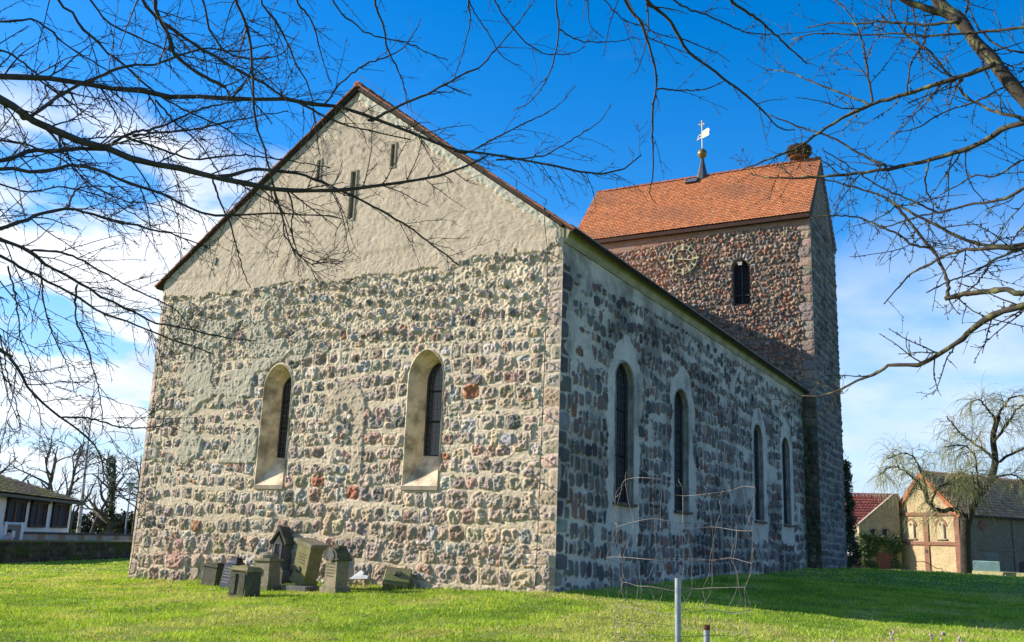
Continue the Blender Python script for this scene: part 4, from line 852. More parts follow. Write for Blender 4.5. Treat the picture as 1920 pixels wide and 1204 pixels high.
LT = [
 (5.0, 6.3, 21, 3, [(-500, 40), (-200, 110), (0, 185), (37, 212), (75, 233), (137, 260), (200, 278), (257, 300), (316, 312), (353, 318), (399, 331), (457, 343), (519, 355), (573, 357), (640, 357), (687, 351), (749, 343), (816, 330), (853, 320), (886, 307), (915, 291)]),
 (5.4, 6.8, 13, 2.5, [(-500, 100), (-200, 140), (0, 143), (60, 146), (104, 147), (166, 160), (208, 166), (270, 171), (300, 181), (375, 181), (457, 186), (520, 183), (560, 193), (620, 197), (656, 205), (700, 222), (760, 245), (830, 273), (880, 287), (933, 291), (1028, 309), (1107, 324), (1165, 320), (1202, 291)]),
 (5.8, 6.3, 7, 2.5, [(399, 331), (428, 330), (465, 319), (511, 320), (561, 326), (615, 347), (666, 370), (708, 392), (757, 419), (807, 457), (861, 498)]),
 (4.8, 5.5, 11, 7, [(-300, 330), (0, 300), (41, 286), (104, 283), (150, 279), (205, 280)]),
 (4.9, 6.0, 9, 2.5, [(-300, 340), (0, 317), (62, 322), (100, 320), (120, 309), (174, 315), (208, 329), (249, 347), (299, 361), (340, 382), (382, 401), (436, 402), (500, 401), (581, 402), (640, 410)]),
 (4.6, 5.8, 11, 2.2, [(-300, 520), (0, 429), (40, 416), (75, 402), (125, 391), (160, 398), (210, 413), (280, 428), (340, 445), (390, 465)]),
 (4.8, 5.3, 4, 1.6, [(128, 392), (138, 362), (160, 350), (200, 350), (240, 352)]),
 (4.9, 6.2, 8, 2, [(-300, 300), (0, 446), (57, 471), (76, 490), (126, 518), (168, 541), (206, 564), (252, 585), (290, 604), (344, 614), (400, 629), (480, 640)]),
 (4.9, 6.1, 7.5, 2, [(-300, 330), (0, 480), (38, 501), (76, 520), (115, 541), (153, 562), (191, 587), (229, 600), (267, 614), (325, 637), (400, 664)]),
 (5.0, 5.9, 5, 1.8, [(57, 471), (90, 470), (134, 478), (172, 499), (214, 522), (267, 549), (328, 580), (363, 622)]),
 (4.5, 5.6, 8, 1.6, [(-250, 500), (0, 654), (19, 669), (53, 725), (92, 767), (134, 797), (180, 839), (199, 893), (230, 930), (262, 958)]),
 (4.9, 5.5, 4, 1.6, [(115, 783), (160, 783), (210, 797), (245, 803), (290, 800), (330, 790)]),
 (5.2, 5.6, 6, 2, [(-200, 40), (0, 40), (40, 38), (62, 37), (91, 54), (116, 79), (162, 108), (208, 137), (233, 166), (249, 183)]),
 (5.6, 6.2, 6, 1.8, [(80, -120), (108, 0), (137, 25), (150, 50), (183, 79), (208, 104), (237, 125), (266, 154), (299, 179), (357, 212), (415, 237), (457, 266), (520, 300)]),
 (5.3, 6.2, 7.5, 2.2, [(220, -120), (266, 0), (299, 37), (332, 62), (357, 79), (399, 104), (440, 129), (490, 154), (527, 179), (573, 199), (640, 233), (700, 246), (770, 262)]),
 (4.9, 5.1, 8.5, 6, [(280, -120), (291, 0), (299, 33), (316, 66), (328, 100), (365, 133), (424, 164)]),
 (5.4, 6.0, 7, 2, [(430, -120), (444, 0), (457, 33), (469, 83), (473, 145), (478, 224), (494, 270), (503, 307), (515, 357), (532, 415), (552, 469), (590, 500)]),
 (5.3, 6.2, 8, 2, [(37, 212), (50, 224), (96, 191), (141, 162), (183, 145), (233, 125), (291, 120), (332, 106), (386, 91), (440, 96), (515, 83)]),
 (5.4, 6.1, 6, 2, [(199, 275), (249, 249), (291, 241), (357, 212), (399, 199), (449, 189)]),
 (5.5, 6.2, 5, 1.8, [(249, 253), (299, 249), (374, 241), (449, 224), (540, 208)]),
 (5.4, 6.2, 5, 1.8, [(240, 258), (280, 272), (324, 287), (365, 299), (436, 291), (498, 295), (552, 303), (620, 315)]),
 (5.7, 6.0, 4, 1.6, [(399, 336), (415, 386), (432, 419), (444, 465), (455, 505), (470, 540)]),
 (5.6, 6.0, 4, 1.8, [(291, 187), (332, 233), (374, 270), (415, 332)]),
 (5.7, 6.3, 5, 1.5, [(470, -100), (490, 0), (519, 42), (540, 83), (557, 125), (581, 166), (590, 233), (600, 290)]),
 (5.8, 6.3, 5, 1.5, [(540, -100), (557, 0), (581, 33), (598, 83), (606, 116), (623, 162)]),
 (5.0, 5.6, 3.5, 1.4, [(78, 518), (80, 553), (88, 591), (103, 637), (122, 675), (134, 713), (143, 744)]),
 (5.1, 5.5, 4, 1.5, [(145, 534), (141, 568), (145, 606), (160, 644), (172, 683), (183, 725), (191, 767), (191, 816)]),
 (4.9, 5.2, 3.5, 1.4, [(15, 499), (27, 545), (34, 591), (38, 637), (50, 667), (65, 706), (88, 725)]),
 (4.7, 4.9, 3.2, 1.4, [(-10, 600), (0, 629), (15, 706), (31, 763), (38, 797), (36, 811)]),
 (5.9, 6.4, 5, 1.5, [(-100, 90), (0, 95), (45, 120), (100, 165), (150, 215), (190, 240)]),
 (5.9, 6.5, 5, 1.5, [(100, -100), (170, 0), (200, 40), (260, 70), (330, 100), (410, 120), (470, 130)]),
 (5.9, 6.5, 5, 1.5, [(330, -100), (380, 0), (395, 60), (430, 100), (480, 110), (530, 100), (560, 60)]),
 (5.5, 6.2, 4, 1.5, [(-80, 330), (0, 345), (50, 360), (110, 350), (180, 365), (240, 395), (300, 430), (360, 440)]),
 (5.5, 6.2, 4.5, 1.5, [(-80, 240), (0, 262), (60, 275), (120, 300), (170, 345), (230, 375), (300, 385), (370, 420)]),
 (5.9, 6.1, 3.5, 1.5, [(500, 351), (511, 341), (516, 368), (530, 405), (533, 440), (560, 476), (590, 490), (640, 495)]),
 (5.9, 6.1, 3.5, 1.5, [(530, 355), (540, 361), (549, 395), (547, 433), (557, 470), (581, 501), (598, 535)]),
 (5.5, 6.2, 5.5, 1.6, [(695, -120), (703, 0), (720, 54), (726, 91), (749, 137), (760, 174), (764, 199)]),
 (5.6, 6.2, 4, 1.5, [(600, -100), (624, 0), (666, 46), (699, 66), (757, 79), (807, 100), (840, 112)]),
 (6.3, 6.6, 4, 1.4, [(605, 197), (612, 193), (637, 158), (687, 120), (732, 104), (766, 79), (790, 33)]),
 (6.4, 6.8, 5.5, 1.5, [(690, 225), (703, 222), (757, 195), (807, 174), (857, 145), (899, 125), (923, 100), (957, 62), (977, 33), (998, 8)]),
 (6.2, 6.5, 3, 1.5, [(880, -100), (878, 0), (882, 33), (874, 75), (861, 120), (853, 145)]),
 (6.2, 6.5, 3.5, 1.3, [(870, -60), (882, 8), (915, 62), (940, 104), (977, 125)]),
 (6.0, 6.4, 4, 1.3, [(900, -100), (928, 0), (957, 46), (990, 83), (1027, 102), (1073, 100), (1098, 87)]),
 (5.8, 6.2, 4.5, 1.4, [(1035, -120), (1042, 0), (1048, 54), (1040, 104), (1027, 145), (998, 187), (961, 208)]),
 (6.0, 6.2, 3, 1.3, [(1048, 54), (1081, 75), (1123, 79), (1164, 77), (1189, 69)]),
 (6.6, 6.9, 3.8, 1.3, [(850, 283), (874, 287), (915, 266), (957, 245), (998, 224), (1040, 203), (1079, 162)]),
 (6.7, 6.9, 3.5, 1.3, [(930, 300), (957, 299), (1019, 291), (1073, 262), (1123, 228), (1146, 195)]),
 (5.2, 5.7, 6.5, 1.6, [(1150, -120), (1173, 0), (1202, 46), (1223, 104), (1231, 158), (1223, 208), (1225, 291), (1223, 332), (1218, 365), (1231, 382)]),
 (5.6, 5.8, 3, 1.3, [(1090, -80), (1102, 0), (1106, 46), (1131, 71)]),
 (5.2, 5.9, 8, 2.2, [(1150, -120), (1214, 0), (1256, 37), (1285, 91), (1334, 129), (1376, 162), (1409, 187), (1434, 212), (1463, 241), (1490, 243)]),
 (5.4, 5.6, 3.2, 1.8, [(1231, 166), (1285, 170), (1326, 166), (1359, 150)]),
 (5.0, 5.9, 7.5, 2.2, [(1300, -120), (1372, 0), (1417, 33), (1459, 71), (1496, 104), (1513, 120)]),
 (5.5, 5.9, 5, 1.5, [(1200, -80), (1264, 0), (1326, 29), (1393, 58), (1430, 64), (1459, 66)]),
 (5.7, 5.9, 3, 1.3, [(1090, -50), (1160, 29), (1202, 50), (1243, 66), (1293, 77)]),
]
BARK = plain('dark_bark', (.035, .028, .024), .85, (.075, .065, .055), 14, 60, .5, .004)
BARK2 = plain('lichen_bark', (.045, .036, .028), .9, (.20, .20, .07), 13, 70, .6, .006, lo=.52, hi=.70)
def fore_tree(spec, root, mat, levels, spur, trunk, limbs, seed, nd=999, levels2=None):
    r = np.random.default_rng(seed)
    P, Q = mains(spec, 34, .0025, r)
    # knots along the branches
    Q = Q*(1+.10*np.clip(r.normal(0, 1, Q.shape), -1, 2.5))
    mb = MB(); mb.tube(trunk[0], trunk[1], 12); mb.build('trunk', mat, root, smooth=True)
    mb = MB()
    for pts, rad in limbs: X = resample(np.array(pts), 20); mb.tube(X, np.linspace(rad[0], rad[1], 20), 9)
    mb.tubes(P, Q, 7); mb.build('branches', mat, root, smooth=True)
    mb = MB(); cur, cr_ = P, Q
    for lvs, a_, b_ in ((levels, 0, nd), (levels2 or levels, nd, 9999)):
        cur, cr_ = P[a_:b_], Q[a_:b_]
        if not len(cur): continue
        for lv in lvs:
            c2, q2 = grow(r, cur, cr_, **lv); mb.tubes(c2, q2, 4 if lv.get('rk', 1) > .45 else 3)
            if spur:
                s2, sq = grow(r, c2, q2, **spur); mb.tubes(s2, sq, 3)
            cur, cr_ = c2, q2
    if spur:
        s2, sq = grow(r, P, np.minimum(Q, .004), **{**spur, 't0': .3}); mb.tubes(s2, sq, 3)
    mb.build('twigs', mat, root, smooth=False)
tl = pix(-900, 300, 4.6); tb = np.array([tl[0], tl[1], gz(tl[0], tl[1])-.1])
beech = thing('tree', 'bare dark tree reaching in from the left with fine drooping twigs', 'tree', tb)
lev = [dict(per_m=11.5, lens=(.14, .60), ang=42, N=9, grav=(0, 0, -.015), wig=.10, rk=.45, flat=VIEW, rmin=.0024, maxr=.006),
       dict(per_m=12, lens=(.05, .20), ang=45, N=6, grav=(0, 0, .0), wig=.10, rk=.65, flat=VIEW, rmin=.0020, curl=.12)]
lev_s = [dict(per_m=4.5, lens=(.12, .45), ang=40, N=9, grav=(0, 0, -.01), wig=.08, rk=.5, flat=VIEW, rmin=.0022, maxr=.005), dict(per_m=5, lens=(.05, .16), ang=42, N=6, wig=.08, rk=.65, flat=VIEW, rmin=.0019, curl=.12)]
spur = dict(per_m=14, lens=(.018, .034), ang=48, N=3, wig=.05, rk=.9, rmin=.0019, flat=VIEW, curl=.15)
O1 = [pix(-900, 100, 4.6), pix(-500, -250, 5), pix(0, -330, 5.2), pix(600, -220, 5.4), pix(1200, -160, 5.4), pix(1450, -150, 5.4)]
O2 = [pix(-900, 0, 4.6), pix(-600, 20, 4.8), pix(-450, 60, 5.0)]
top = pix(-930, -700, 4.9)
fore_tree(LT, beech, BARK, lev, spur, (resample(np.array([tb, (tl+tb)/2+.03, tl, top]), 16), np.linspace(.19, .08, 16)),
          [(O1, (.06, .02)), (O2, (.05, .022)), ([pix(-900, 330, 4.6), pix(-600, 330, 4.7), pix(-290, 335, 4.8)], (.04, .012)), ([pix(-900, 560, 4.6), pix(-600, 560, 4.6), pix(-290, 520, 4.6)], (.04, .012)), ([pix(-900, 250, 4.6), pix(-600, 270, 4.7), pix(-290, 320, 4.9)], (.035, .010))], 31, nd=36, levels2=lev_s)

RT = [
 (6.4, 5.6, 17, 32, [(1680, -150), (1758, 0), (1800, 37), (1833, 83), (1866, 120), (1908, 170), (1960, 240), (2060, 420)]),
 (6.2, 6.0, 9, 14, [(1600, -60), (1696, 0), (1741, 17), (1783, 31), (1800, 40)]),
 (5.9, 6.6, 6, 2.2, [(1800, 40), (1733, 46), (1658, 41), (1608, 44), (1559, 44), (1513, 52)]),
 (5.4, 6.4, 6.5, 2, [(2100, 30), (1925, 50), (1866, 58), (1783, 64), (1721, 66), (1679, 62), (1617, 66), (1534, 62), (1484, 75)]),
 (5.8, 6.8, 10, 2.2, [(1866, 120), (1824, 137), (1762, 156), (1700, 176), (1638, 195), (1575, 224), (1525, 257), (1484, 282), (1409, 311), (1391, 318)]),
 (6.0, 6.6, 4.5, 2, [(1633, 197), (1575, 174), (1525, 154), (1484, 137), (1438, 129)]),
 (6.0, 6.4, 4.5, 2, [(1636, 191), (1625, 125), (1617, 75), (1592, 25), (1567, 0), (1550, -40)]),
 (6.0, 6.4, 5, 2, [(1783, 143), (1741, 96), (1700, 66), (1675, 25), (1660, -30)]),
 (5.5, 6.9, 13, 2.4, [(2060, 190), (1925, 228), (1883, 241), (1845, 266), (1804, 282), (1741, 301), (1679, 314), (1617, 324), (1534, 332), (1451, 334), (1405, 327)]),
 (5.6, 6.0, 7, 3, [(1925, 222), (1874, 212), (1845, 200), (1808, 178), (1783, 143)]),
 (5.5, 6.4, 8, 2.5, [(2060, 260), (1925, 350), (1874, 375), (1824, 383), (1770, 396), (1716, 408), (1660, 425)]),
 (6.6, 6.2, 2.2, 5, [(1440, 215), (1505, 240), (1559, 257), (1617, 291), (1662, 311)]),
 (6.5, 5.7, 2.2, 8, [(1500, 330), (1542, 335), (1608, 353), (1658, 370), (1687, 386), (1741, 415), (1808, 448), (1866, 461), (1960, 455)]),
 (5.4, 6.4, 10, 2, [(2080, 440), (1925, 464), (1853, 466), (1807, 470), (1770, 481), (1749, 493), (1724, 504), (1704, 516), (1679, 545), (1658, 570)]),
 (6.2, 5.8, 5, 7, [(1660, 370), (1687, 393), (1716, 429), (1749, 470), (1766, 499), (1778, 533), (1776, 556)]),
 (5.8, 5.3, 10, 12, [(1772, 560), (1812, 551), (1853, 547), (1882, 543), (1925, 549), (2080, 540)]),
 (5.2, 6.6, 15, 2.2, [(2080, 500), (1925, 568), (1870, 589), (1832, 612), (1807, 632), (1766, 661), (1724, 684), (1674, 684), (1645, 699), (1604, 715), (1571, 732), (1533, 744), (1504, 742)]),
 (6.4, 6.0, 2, 5, [(1520, 408), (1554, 404), (1608, 408), (1641, 420), (1687, 441), (1708, 458), (1749, 466)]),
 (6.0, 6.0, 2.5, 5, [(1737, 549), (1782, 526), (1824, 512), (1857, 491), (1874, 483), (1915, 466)]),
 (5.9, 6.1, 4, 2, [(1857, 493), (1841, 520), (1816, 545), (1790, 565)]),
 (5.6, 6.0, 4, 2, [(1925, 420), (1905, 440), (1893, 462)]),
 (6.1, 6.4, 3.5, 1.8, [(1741, 301), (1735, 350), (1750, 390), (1740, 430)]),
 (6.1, 6.4, 3.5, 1.8, [(1700, 176), (1708, 120), (1735, 70), (1730, 10)]),
 (5.8, 6.2, 5, 1.8, [(2000, 120), (1925, 100), (1880, 90), (1840, 60), (1815, 10), (1800, -40)]),
 (5.7, 6.1, 5, 1.8, [(2050, 300), (1925, 300), (1870, 330), (1830, 330), (1790, 350), (1740, 380)]),
 (5.7, 6.3, 5, 1.8, [(2050, 100), (1925, 150), (1880, 165), (1830, 190), (1770, 210), (1720, 240), (1670, 250)]),
 (6.5, 6.2, 1.8, 4, [(1540, 280), (1590, 310), (1640, 345), (1700, 372), (1760, 400)]),
]
t2 = pix(2250, 600, 5.2); tb2 = np.array([t2[0], t2[1], gz(t2[0], t2[1])-.1])
cherry = thing('tree', 'bare lichen covered fruit tree with knobbly spurs reaching in from the right', 'tree', tb2)
lev2 = [dict(per_m=8, lens=(.16, .62), ang=50, N=8, grav=(0, 0, .02), wig=.12, rk=.45, flat=VIEW, rmin=.0022, maxr=.0055),
        dict(per_m=7, lens=(.06, .22), ang=50, N=6, grav=(0, 0, .02), wig=.14, rk=.7, flat=VIEW, rmin=.002)]
spur2 = dict(per_m=19, lens=(.010, .030), ang=60, N=3, wig=.25, rk=1.35, rmin=.0032)
fore_tree(RT, cherry, BARK2, lev2, spur2, (resample(np.array([tb2, (t2+tb2)/2, t2, pix(2180, 420, 5.3)]), 14), np.linspace(.17, .11, 14)),
          [([pix(2240, 560, 5.2), pix(2120, 500, 5.3), pix(2040, 400, 5.6), pix(1960, 240, 5.7)], (.09, .05)), ([pix(2230, 560, 5.2), pix(2150, 520, 5.2), pix(2075, 500, 5.2)], (.07, .026)),
           ([pix(2200, 480, 5.3), pix(2150, 320, 5.4), pix(2095, 100, 5.4), pix(2060, 60, 5.5)], (.08, .02)), ([pix(2160, 330, 5.4), pix(2110, 250, 5.5), pix(2055, 190, 5.5)], (.04, .022)), ([pix(2230, 560, 5.2), pix(2150, 520, 5.2), pix(2075, 440, 5.3)], (.05, .018))], 37)

# ================================================================== GRAVESTONES against the gable
def gpix(x, y):
    z = -.2
    for _ in range(12): q = pixz(x, y, z); z = .5*z+.5*gz(q[0], q[1])
    return q
def mossy(name, a, b, moss, lo=.5, hi=.66, sc_=5):
    m, t, bb = mat_new(name); p = geo_pos(t)
    c = mixc(t, mrange(t, noise(t, sc_, 5, .65, p), .35, .65), a, b); c = mixc(t, mrange(t, noise(t, sc_*.7, 6, .7, p, .5), lo, hi), c, moss)
    t.links.new(c, bb.inputs['Base Color']); bb.inputs['Roughness'].default_value = .9; bb.inputs['Specular IOR Level'].default_value = .2
    bump(t, bb, noise(t, 26, 6, .7, p), .8, .02); return m
GS_SAND = mossy('sandstone_mossy', (.29, .245, .16), (.19, .165, .105), (.13, .14, .05), .50, .66)
GS_DARK = mossy('dark_stone_mossy', (.10, .095, .07), (.06, .058, .045), (.12, .13, .045), .48, .64)
GS_GREY = mossy('grey_stone', (.15, .145, .13), (.09, .09, .08), (.08, .09, .05), .58, .75)
GS_MOSS = mossy('moss_covered_stone', (.26, .225, .125), (.16, .145, .07), (.17, .18, .05), .46, .62)
GS_BLACK = plain('polished_black_granite', (.012, .012, .014), .12, spec=.6); GS_WHITE = plain('white_marble', (.62, .62, .60), .45, (.42, .43, .43), 5, 30, .2, .005)
GS_INS = plain('carved_letters', (.20, .20, .19), .6); GS_INS2 = plain('weathered_letters', (.15, .13, .08), .9)
def rotm(rx, ry, rz):
    from mathutils import Euler
    return np.array(Euler((rx, ry, rz)).to_matrix())
def gparts(root, parts, M, base):
    """parts: (name, mat, [ (kind, args...) ... ]) in the stone's own frame"""
    res = []
    for name, mat, shapes in parts:
        mb = MB()
        for sh in shapes:
            k = sh[0]
            if k == 'box': mb.box(sh[1], sh[2], bev=sh[3] if len(sh) > 3 else .012)
            elif k == 'prism': mb.prism(sh[1], sh[2])
            elif k == 'lathe': mb.lathe(sh[1], sh[2], sh[3] if len(sh) > 3 else 14)
            elif k == 'taper':
                (cx_, cy_, z0), (wx, wy), (tx, ty), h = sh[1:]
                A = [(cx_-wx/2, cy_-wy/2, z0), (cx_+wx/2, cy_-wy/2, z0), (cx_+wx/2, cy_+wy/2, z0), (cx_-wx/2, cy_+wy/2, z0)]; B = [(cx_-tx/2, cy_-ty/2, z0+h), (cx_+tx/2, cy_-ty/2, z0+h), (cx_+tx/2, cy_+ty/2, z0+h), (cx_-tx/2, cy_+ty/2, z0+h)]
                loft(mb, A, B); mb.poly(A[::-1]); mb.poly(B)
        V = np.vstack(mb.v); V = V+(np.random.default_rng(len(V)).normal(0, .005, V.shape) if 'inscription' not in name else 0); V = V@M.T+base; mb.v = [V]; o = mb.build(name, mat, root); res.append(o)
    return res
def inscription(x0, x1, zs, y, hgt=.022, seed=0):
    r = np.random.default_rng(seed); out = []
    for z in zs:
        x = x0+r.uniform(0, .02); e = x1-r.uniform(0, .04)
        while x < e:
            w_ = r.uniform(.008, .02); out.append(('box', (x+w_/2, y, z+r.normal(0, .001)), (w_, .004, hgt*r.uniform(.7, 1.1)), .001)); x += w_+r.uniform(.006, .022)
    return out
def grave(px, py, label, parts, rot=(0, 0, 0), dz=0, name='gravestone', cat='gravestone', group='old gravestones leaning at the church wall'):
    b_ = gpix(px, py); b_ = np.array([b_[0], b_[1], gz(b_[0], b_[1])+dz]); t = thing(name, label, cat, b_, group)
    gparts(t, parts, rotm(*[R(a) for a in rot]), b_); return t, b_
grave(399, 1098, 'low dark stone pedestal with a stepped cap, leftmost by the wall', [
    ('shaft', GS_DARK, [('box', (0, 0, .20), (.44, .34, .42))]), ('cap', GS_DARK, [('box', (0, 0, .435), (.50, .40, .06)), ('box', (0, 0, .49), (.38, .30, .05))])], (-4, 2, -2))
t_, b_ = grave(424, 1103, 'polished black granite gravestone with lettering, leaning back', [
    ('tablet', GS_BLACK, [('box', (0, 0, .26), (.40, .14, .54))]), ('top', GS_BLACK, [('taper', (.06, .05, .53), (.36, .26), (.28, .20), .07), ('taper', (.06, .05, .60), (.24, .18), (.22, .16), .06), ('box', (.06, .05, .675), (.30, .22, .03))]),
    ('inscription', GS_INS, inscription(-.15, .16, (.44, .38, .32, .26, .18, .12), -.073, seed=5))], (-10, 2, -12))
grave(457, 1119, 'short thick moss topped stump of a gravestone standing in front of the rest', [
    ('shaft', GS_DARK, [('taper', (0, 0, 0), (.46, .40), (.43, .37), .50), ('box', (-.13, -.20, .25), (.14, .03, .40)), ('box', (.12, -.20, .25), (.16, .03, .40))]), ('cap', GS_MOSS, [('box', (0, 0, .51), (.50, .44, .05), .02), ('taper', (0, 0, .53), (.47, .41), (.40, .34), .05), ('taper', (-.06, .04, .57), (.26, .22), (.12, .10), .03)]),
    ('inscription', GS_INS2, inscription(-.18, -.07, (.40, .34, .28, .22), -.218, seed=9))], (0, 2, -4))
t_, b_ = grave(497, 1107, 'pale sandstone gravestone with rounded cap and a carved wreath', [
    ('base', GS_SAND, [('box', (0, 0, .06), (.50, .44, .14))]), ('shaft', GS_SAND, [('taper', (0, 0, .12), (.44, .38), (.42, .36), .50)]),
    ('cap', GS_SAND, [('box', (0, 0, .64), (.50, .44, .05)), ('lathe', [(.0, .66), (.22, .66), (.20, .74), (.12, .79), (.0, .80)], (0, 0, 0))]), ('wreath', GS_INS2, [('box', (-.07, -.20, .40), (.12, .03, .15), .02), ('box', (-.05, -.205, .42), (.06, .04, .07), .02)])], (0, 0, 0))
grave(488, 1086, 'small crown shaped stone finial standing behind the pale gravestone', [
    ('base', GS_SAND, [('box', (0, 0, .40), (.34, .26, .80))]), ('finial', GS_SAND, [('box', (0, 0, .83), (.30, .26, .08)), ('taper', (-.08, 0, .87), (.12, .16), (.03, .06), .14), ('taper', (.08, 0, .87), (.12, .16), (.03, .06), .18)])], (0, 0, -4))
b0 = gpix(525, 1098)
grave(522, 1096, 'tallest gravestone, dark grey with a pointed gothic gable top', [
    ('base', GS_GREY, [('box', (0, 0, .15), (.48, .42, .36))]), ('shaft', GS_GREY, [('box', (0, 0, .62), (.34, .32, .66))]),
    ('niche', GS_GREY, [('box', (-.10, -.17, .66), (.04, .03, .50)), ('box', (.10, -.17, .66), (.04, .03, .50)), ('prism', [(-.12, -.155, .90), (.12, -.155, .90), (0, -.155, 1.10)], (0, -.03, 0))]),
    ('gable_top', GS_DARK, [('prism', [(-.24, -.2, .92), (-.20, -.2, .88), (0, -.2, 1.20), (.20, -.2, .88), (.24, -.2, .92), (0, -.2, 1.30)], (0, .40, 0)), ('prism', [(-.17, -.14, .93), (.17, -.14, .93), (0, -.14, 1.2)], (0, .28, 0))])], (0, 2, 4))
grave(566, 1106, 'big mossy sandstone pillar tilting to the right on a flat slab', [
    ('shaft', GS_MOSS, [('taper', (0, 0, .10), (.40, .34), (.44, .38), .78), ('box', (0, 0, .12), (.46, .40, .10))]),
    ('cap', GS_SAND, [('box', (0, 0, .90), (.50, .44, .05)), ('box', (0, 0, .955), (.58, .52, .07))]), ('carved_rose', GS_DARK, [('box', (-.04, -.18, .36), (.12, .05, .10), .03), ('box', (0, -.18, .42), (.06, .05, .06), .02)]),
    ('inscription', GS_INS2, inscription(-.13, .13, (.72, .66, .60, .54), -.195, seed=3))], (2, 14, -8), dz=.06)
grave(560, 1108, 'flat grey footing slab under the tilting sandstone pillar', [('slab', GS_GREY, [('box', (.05, .05, .05), (.74, .5, .11))])], (0, 0, -8), name='stone_slab', cat='stone slab', group=None)
grave(628, 1112, 'grey brown gravestone with arched pediment on a stepped base', [
    ('base', GS_SAND, [('box', (0, 0, .05), (.50, .42, .12)), ('box', (0, 0, .13), (.44, .38, .05))]), ('shaft', GS_SAND, [('box', (0, 0, .40), (.36, .32, .52))]),
    ('pediment', GS_DARK, [('box', (0, 0, .68), (.46, .38, .06)), ('prism', [(-.19, -.18, .70), (.19, -.18, .70), (.17, -.18, .80), (.09, -.18, .88), (-.02, -.18, .89), (-.13, -.18, .84)], (0, .34, 0)), ('box', (.02, 0, .92), (.20, .2, .06))]),
    ('wreath', GS_GREY, [('prism', [(.11*math.cos(a), -.2, .74+.11*math.sin(a)) for a in np.linspace(0, 5.8, 12)], (0, .03, 0))]), ('inscription', GS_INS2, inscription(-.14, .13, (.58, .52, .46, .40, .34), -.163, seed=4))], (0, 1, -12))
_d = cf+(640-960)/FPX*cr-(1038-602)/FPX*cu; b7 = CP+_d*((-.16-CP[1])/_d[1]); b7[2] = gz(b7[0], -.16)+(b7[2]-gz(b7[0], -.16)-.64)
wf = thing('marble_fragment', 'white triangular marble fragment standing against the wall behind the arched gravestone', 'marble fragment', b7, 'white marble fragments')
gparts(wf, [('slab', GS_WHITE, [('prism', [(-.14, 0, .72), (.16, 0, .76), (.10, 0, .50), (.05, 0, .02), (-.10, 0, .02)], (0, .05, 0))])], rotm(R(-8), 0, R(10)), b7)
b8 = gpix(672, 1102); wf = thing('marble_fragment', 'white pointed marble fragment lying broken on the grass by the wall', 'marble fragment', b8, 'white marble fragments')
gparts(wf, [('slab', GS_WHITE, [('prism', [(-.24, 0, 0), (.20, 0, .04), (.22, 0, .10), (.06, 0, .12), (.17, 0, .36), (.02, 0, .26)], (.02, .05, 0))])], rotm(R(-28), 0, R(8)), b8+(0, -.03, .17))
grave(744, 1106, 'mossy square block tipped on its side with a carved rosette on top', [
    ('block', GS_MOSS, [('box', (0, 0, .19), (.56, .44, .30), .02)]), ('carved_rosette', GS_DARK, [('box', (0, 0, .36), (.16, .12, .05), .03)]), ('rim', GS_MOSS, [('box', (0, -.24, .19), (.50, .05, .24))])], (40, 4, 30), dz=.06)
grave(716, 1096, 'moss covered leaning stone behind the tipped block', [('slab', GS_MOSS, [('box', (0, 0, .16), (.50, .12, .40), .03)])], (-24, -14, 10), group=None)
grave(368, 1090, 'low pale stone remnant with a step, flush with the church wall', [('block', mossy('pale_stone', (.40, .33, .24), (.30, .25, .19), (.2, .18, .12)), [('box', (0, .0, .14), (.24, .22, .34)), ('box', (.05, 0, .34), (.14, .2, .08))])], (0, 0, 0), name='stone_block', cat='stone block', group=None)
# dead leaves and stones at the foot
r = np.random.default_rng(12); n = 420; x = r.uniform(-9.2, -2.6, n); y = -.15-np.abs(r.normal(0, .55, n)); z = gz(x, y)+r.uniform(.01, .03, n)
s_ = r.uniform(.012, .032, n)[:, None]; a = r.uniform(0, 6.28, n); e1 = np.stack([np.cos(a), np.sin(a), r.normal(0, .4, n)], 1)*s_; e2 = np.stack([-np.sin(a), np.cos(a), r.normal(0, .4, n)], 1)*s_*.6; c_ = np.stack([x, y, z], 1)
V = np.stack([c_-e1, c_-e2, c_+e1, c_+e2], 1).reshape(-1, 3); mb = MB(); pal = np.array([(.22, .11, .05), (.30, .18, .09), (.14, .08, .045), (.36, .26, .15)])
mb.add(V, np.arange(4*n).reshape(-1, 4), np.repeat(pal[r.integers(0, 4, n)], 4, 0)); o = mb.build('leaf_litter', toned('dead_leaf', .8), col=True); o['kind'] = 'stuff'; tag(o, 'brown dead leaves scattered at the foot of the gravestones', 'leaves')

# ================================================================== CAGE, POSTS, WEEDS in the foreground
cD = 7.6; cc0 = pix(1274, 1050, cD); cr0 = .545; cz0 = gz(cc0[0], cc0[1])
cage = thing('wire_tree_guard', 'rusty bent wire mesh cylinder guarding a young planting on the lawn', 'wire cage', (cc0[0], cc0[1], cz0))
M_WIRE = plain('galvanised_wire', (.24, .225, .21), .6, (.17, .13, .11), 30, metal=.2)
r = np.random.default_rng(17); zt = pix(1274, 915, cD)[2]; zr = [zt, pix(1274, 985, cD)[2], pix(1274, 1050, cD)[2], pix(1274, 1100, cD)[2], pix(1274, 1140, cD)[2], pix(1274, 1178, cD)[2], pix(1274, 1215, cD)[2], cz0+.02]
nv = 15; off = r.normal(0, .03, (len(zr), nv, 3)); off[:, :, 2] *= .5; off[:, :, :2] *= 1.1
off += np.cumsum(r.normal(0, .008, off.shape), axis=0); off[0, :, 2] += np.linspace(.05, -.06, nv)*0+.04*np.sin(np.arange(nv)*1.3)
node = np.zeros((len(zr), nv, 3))
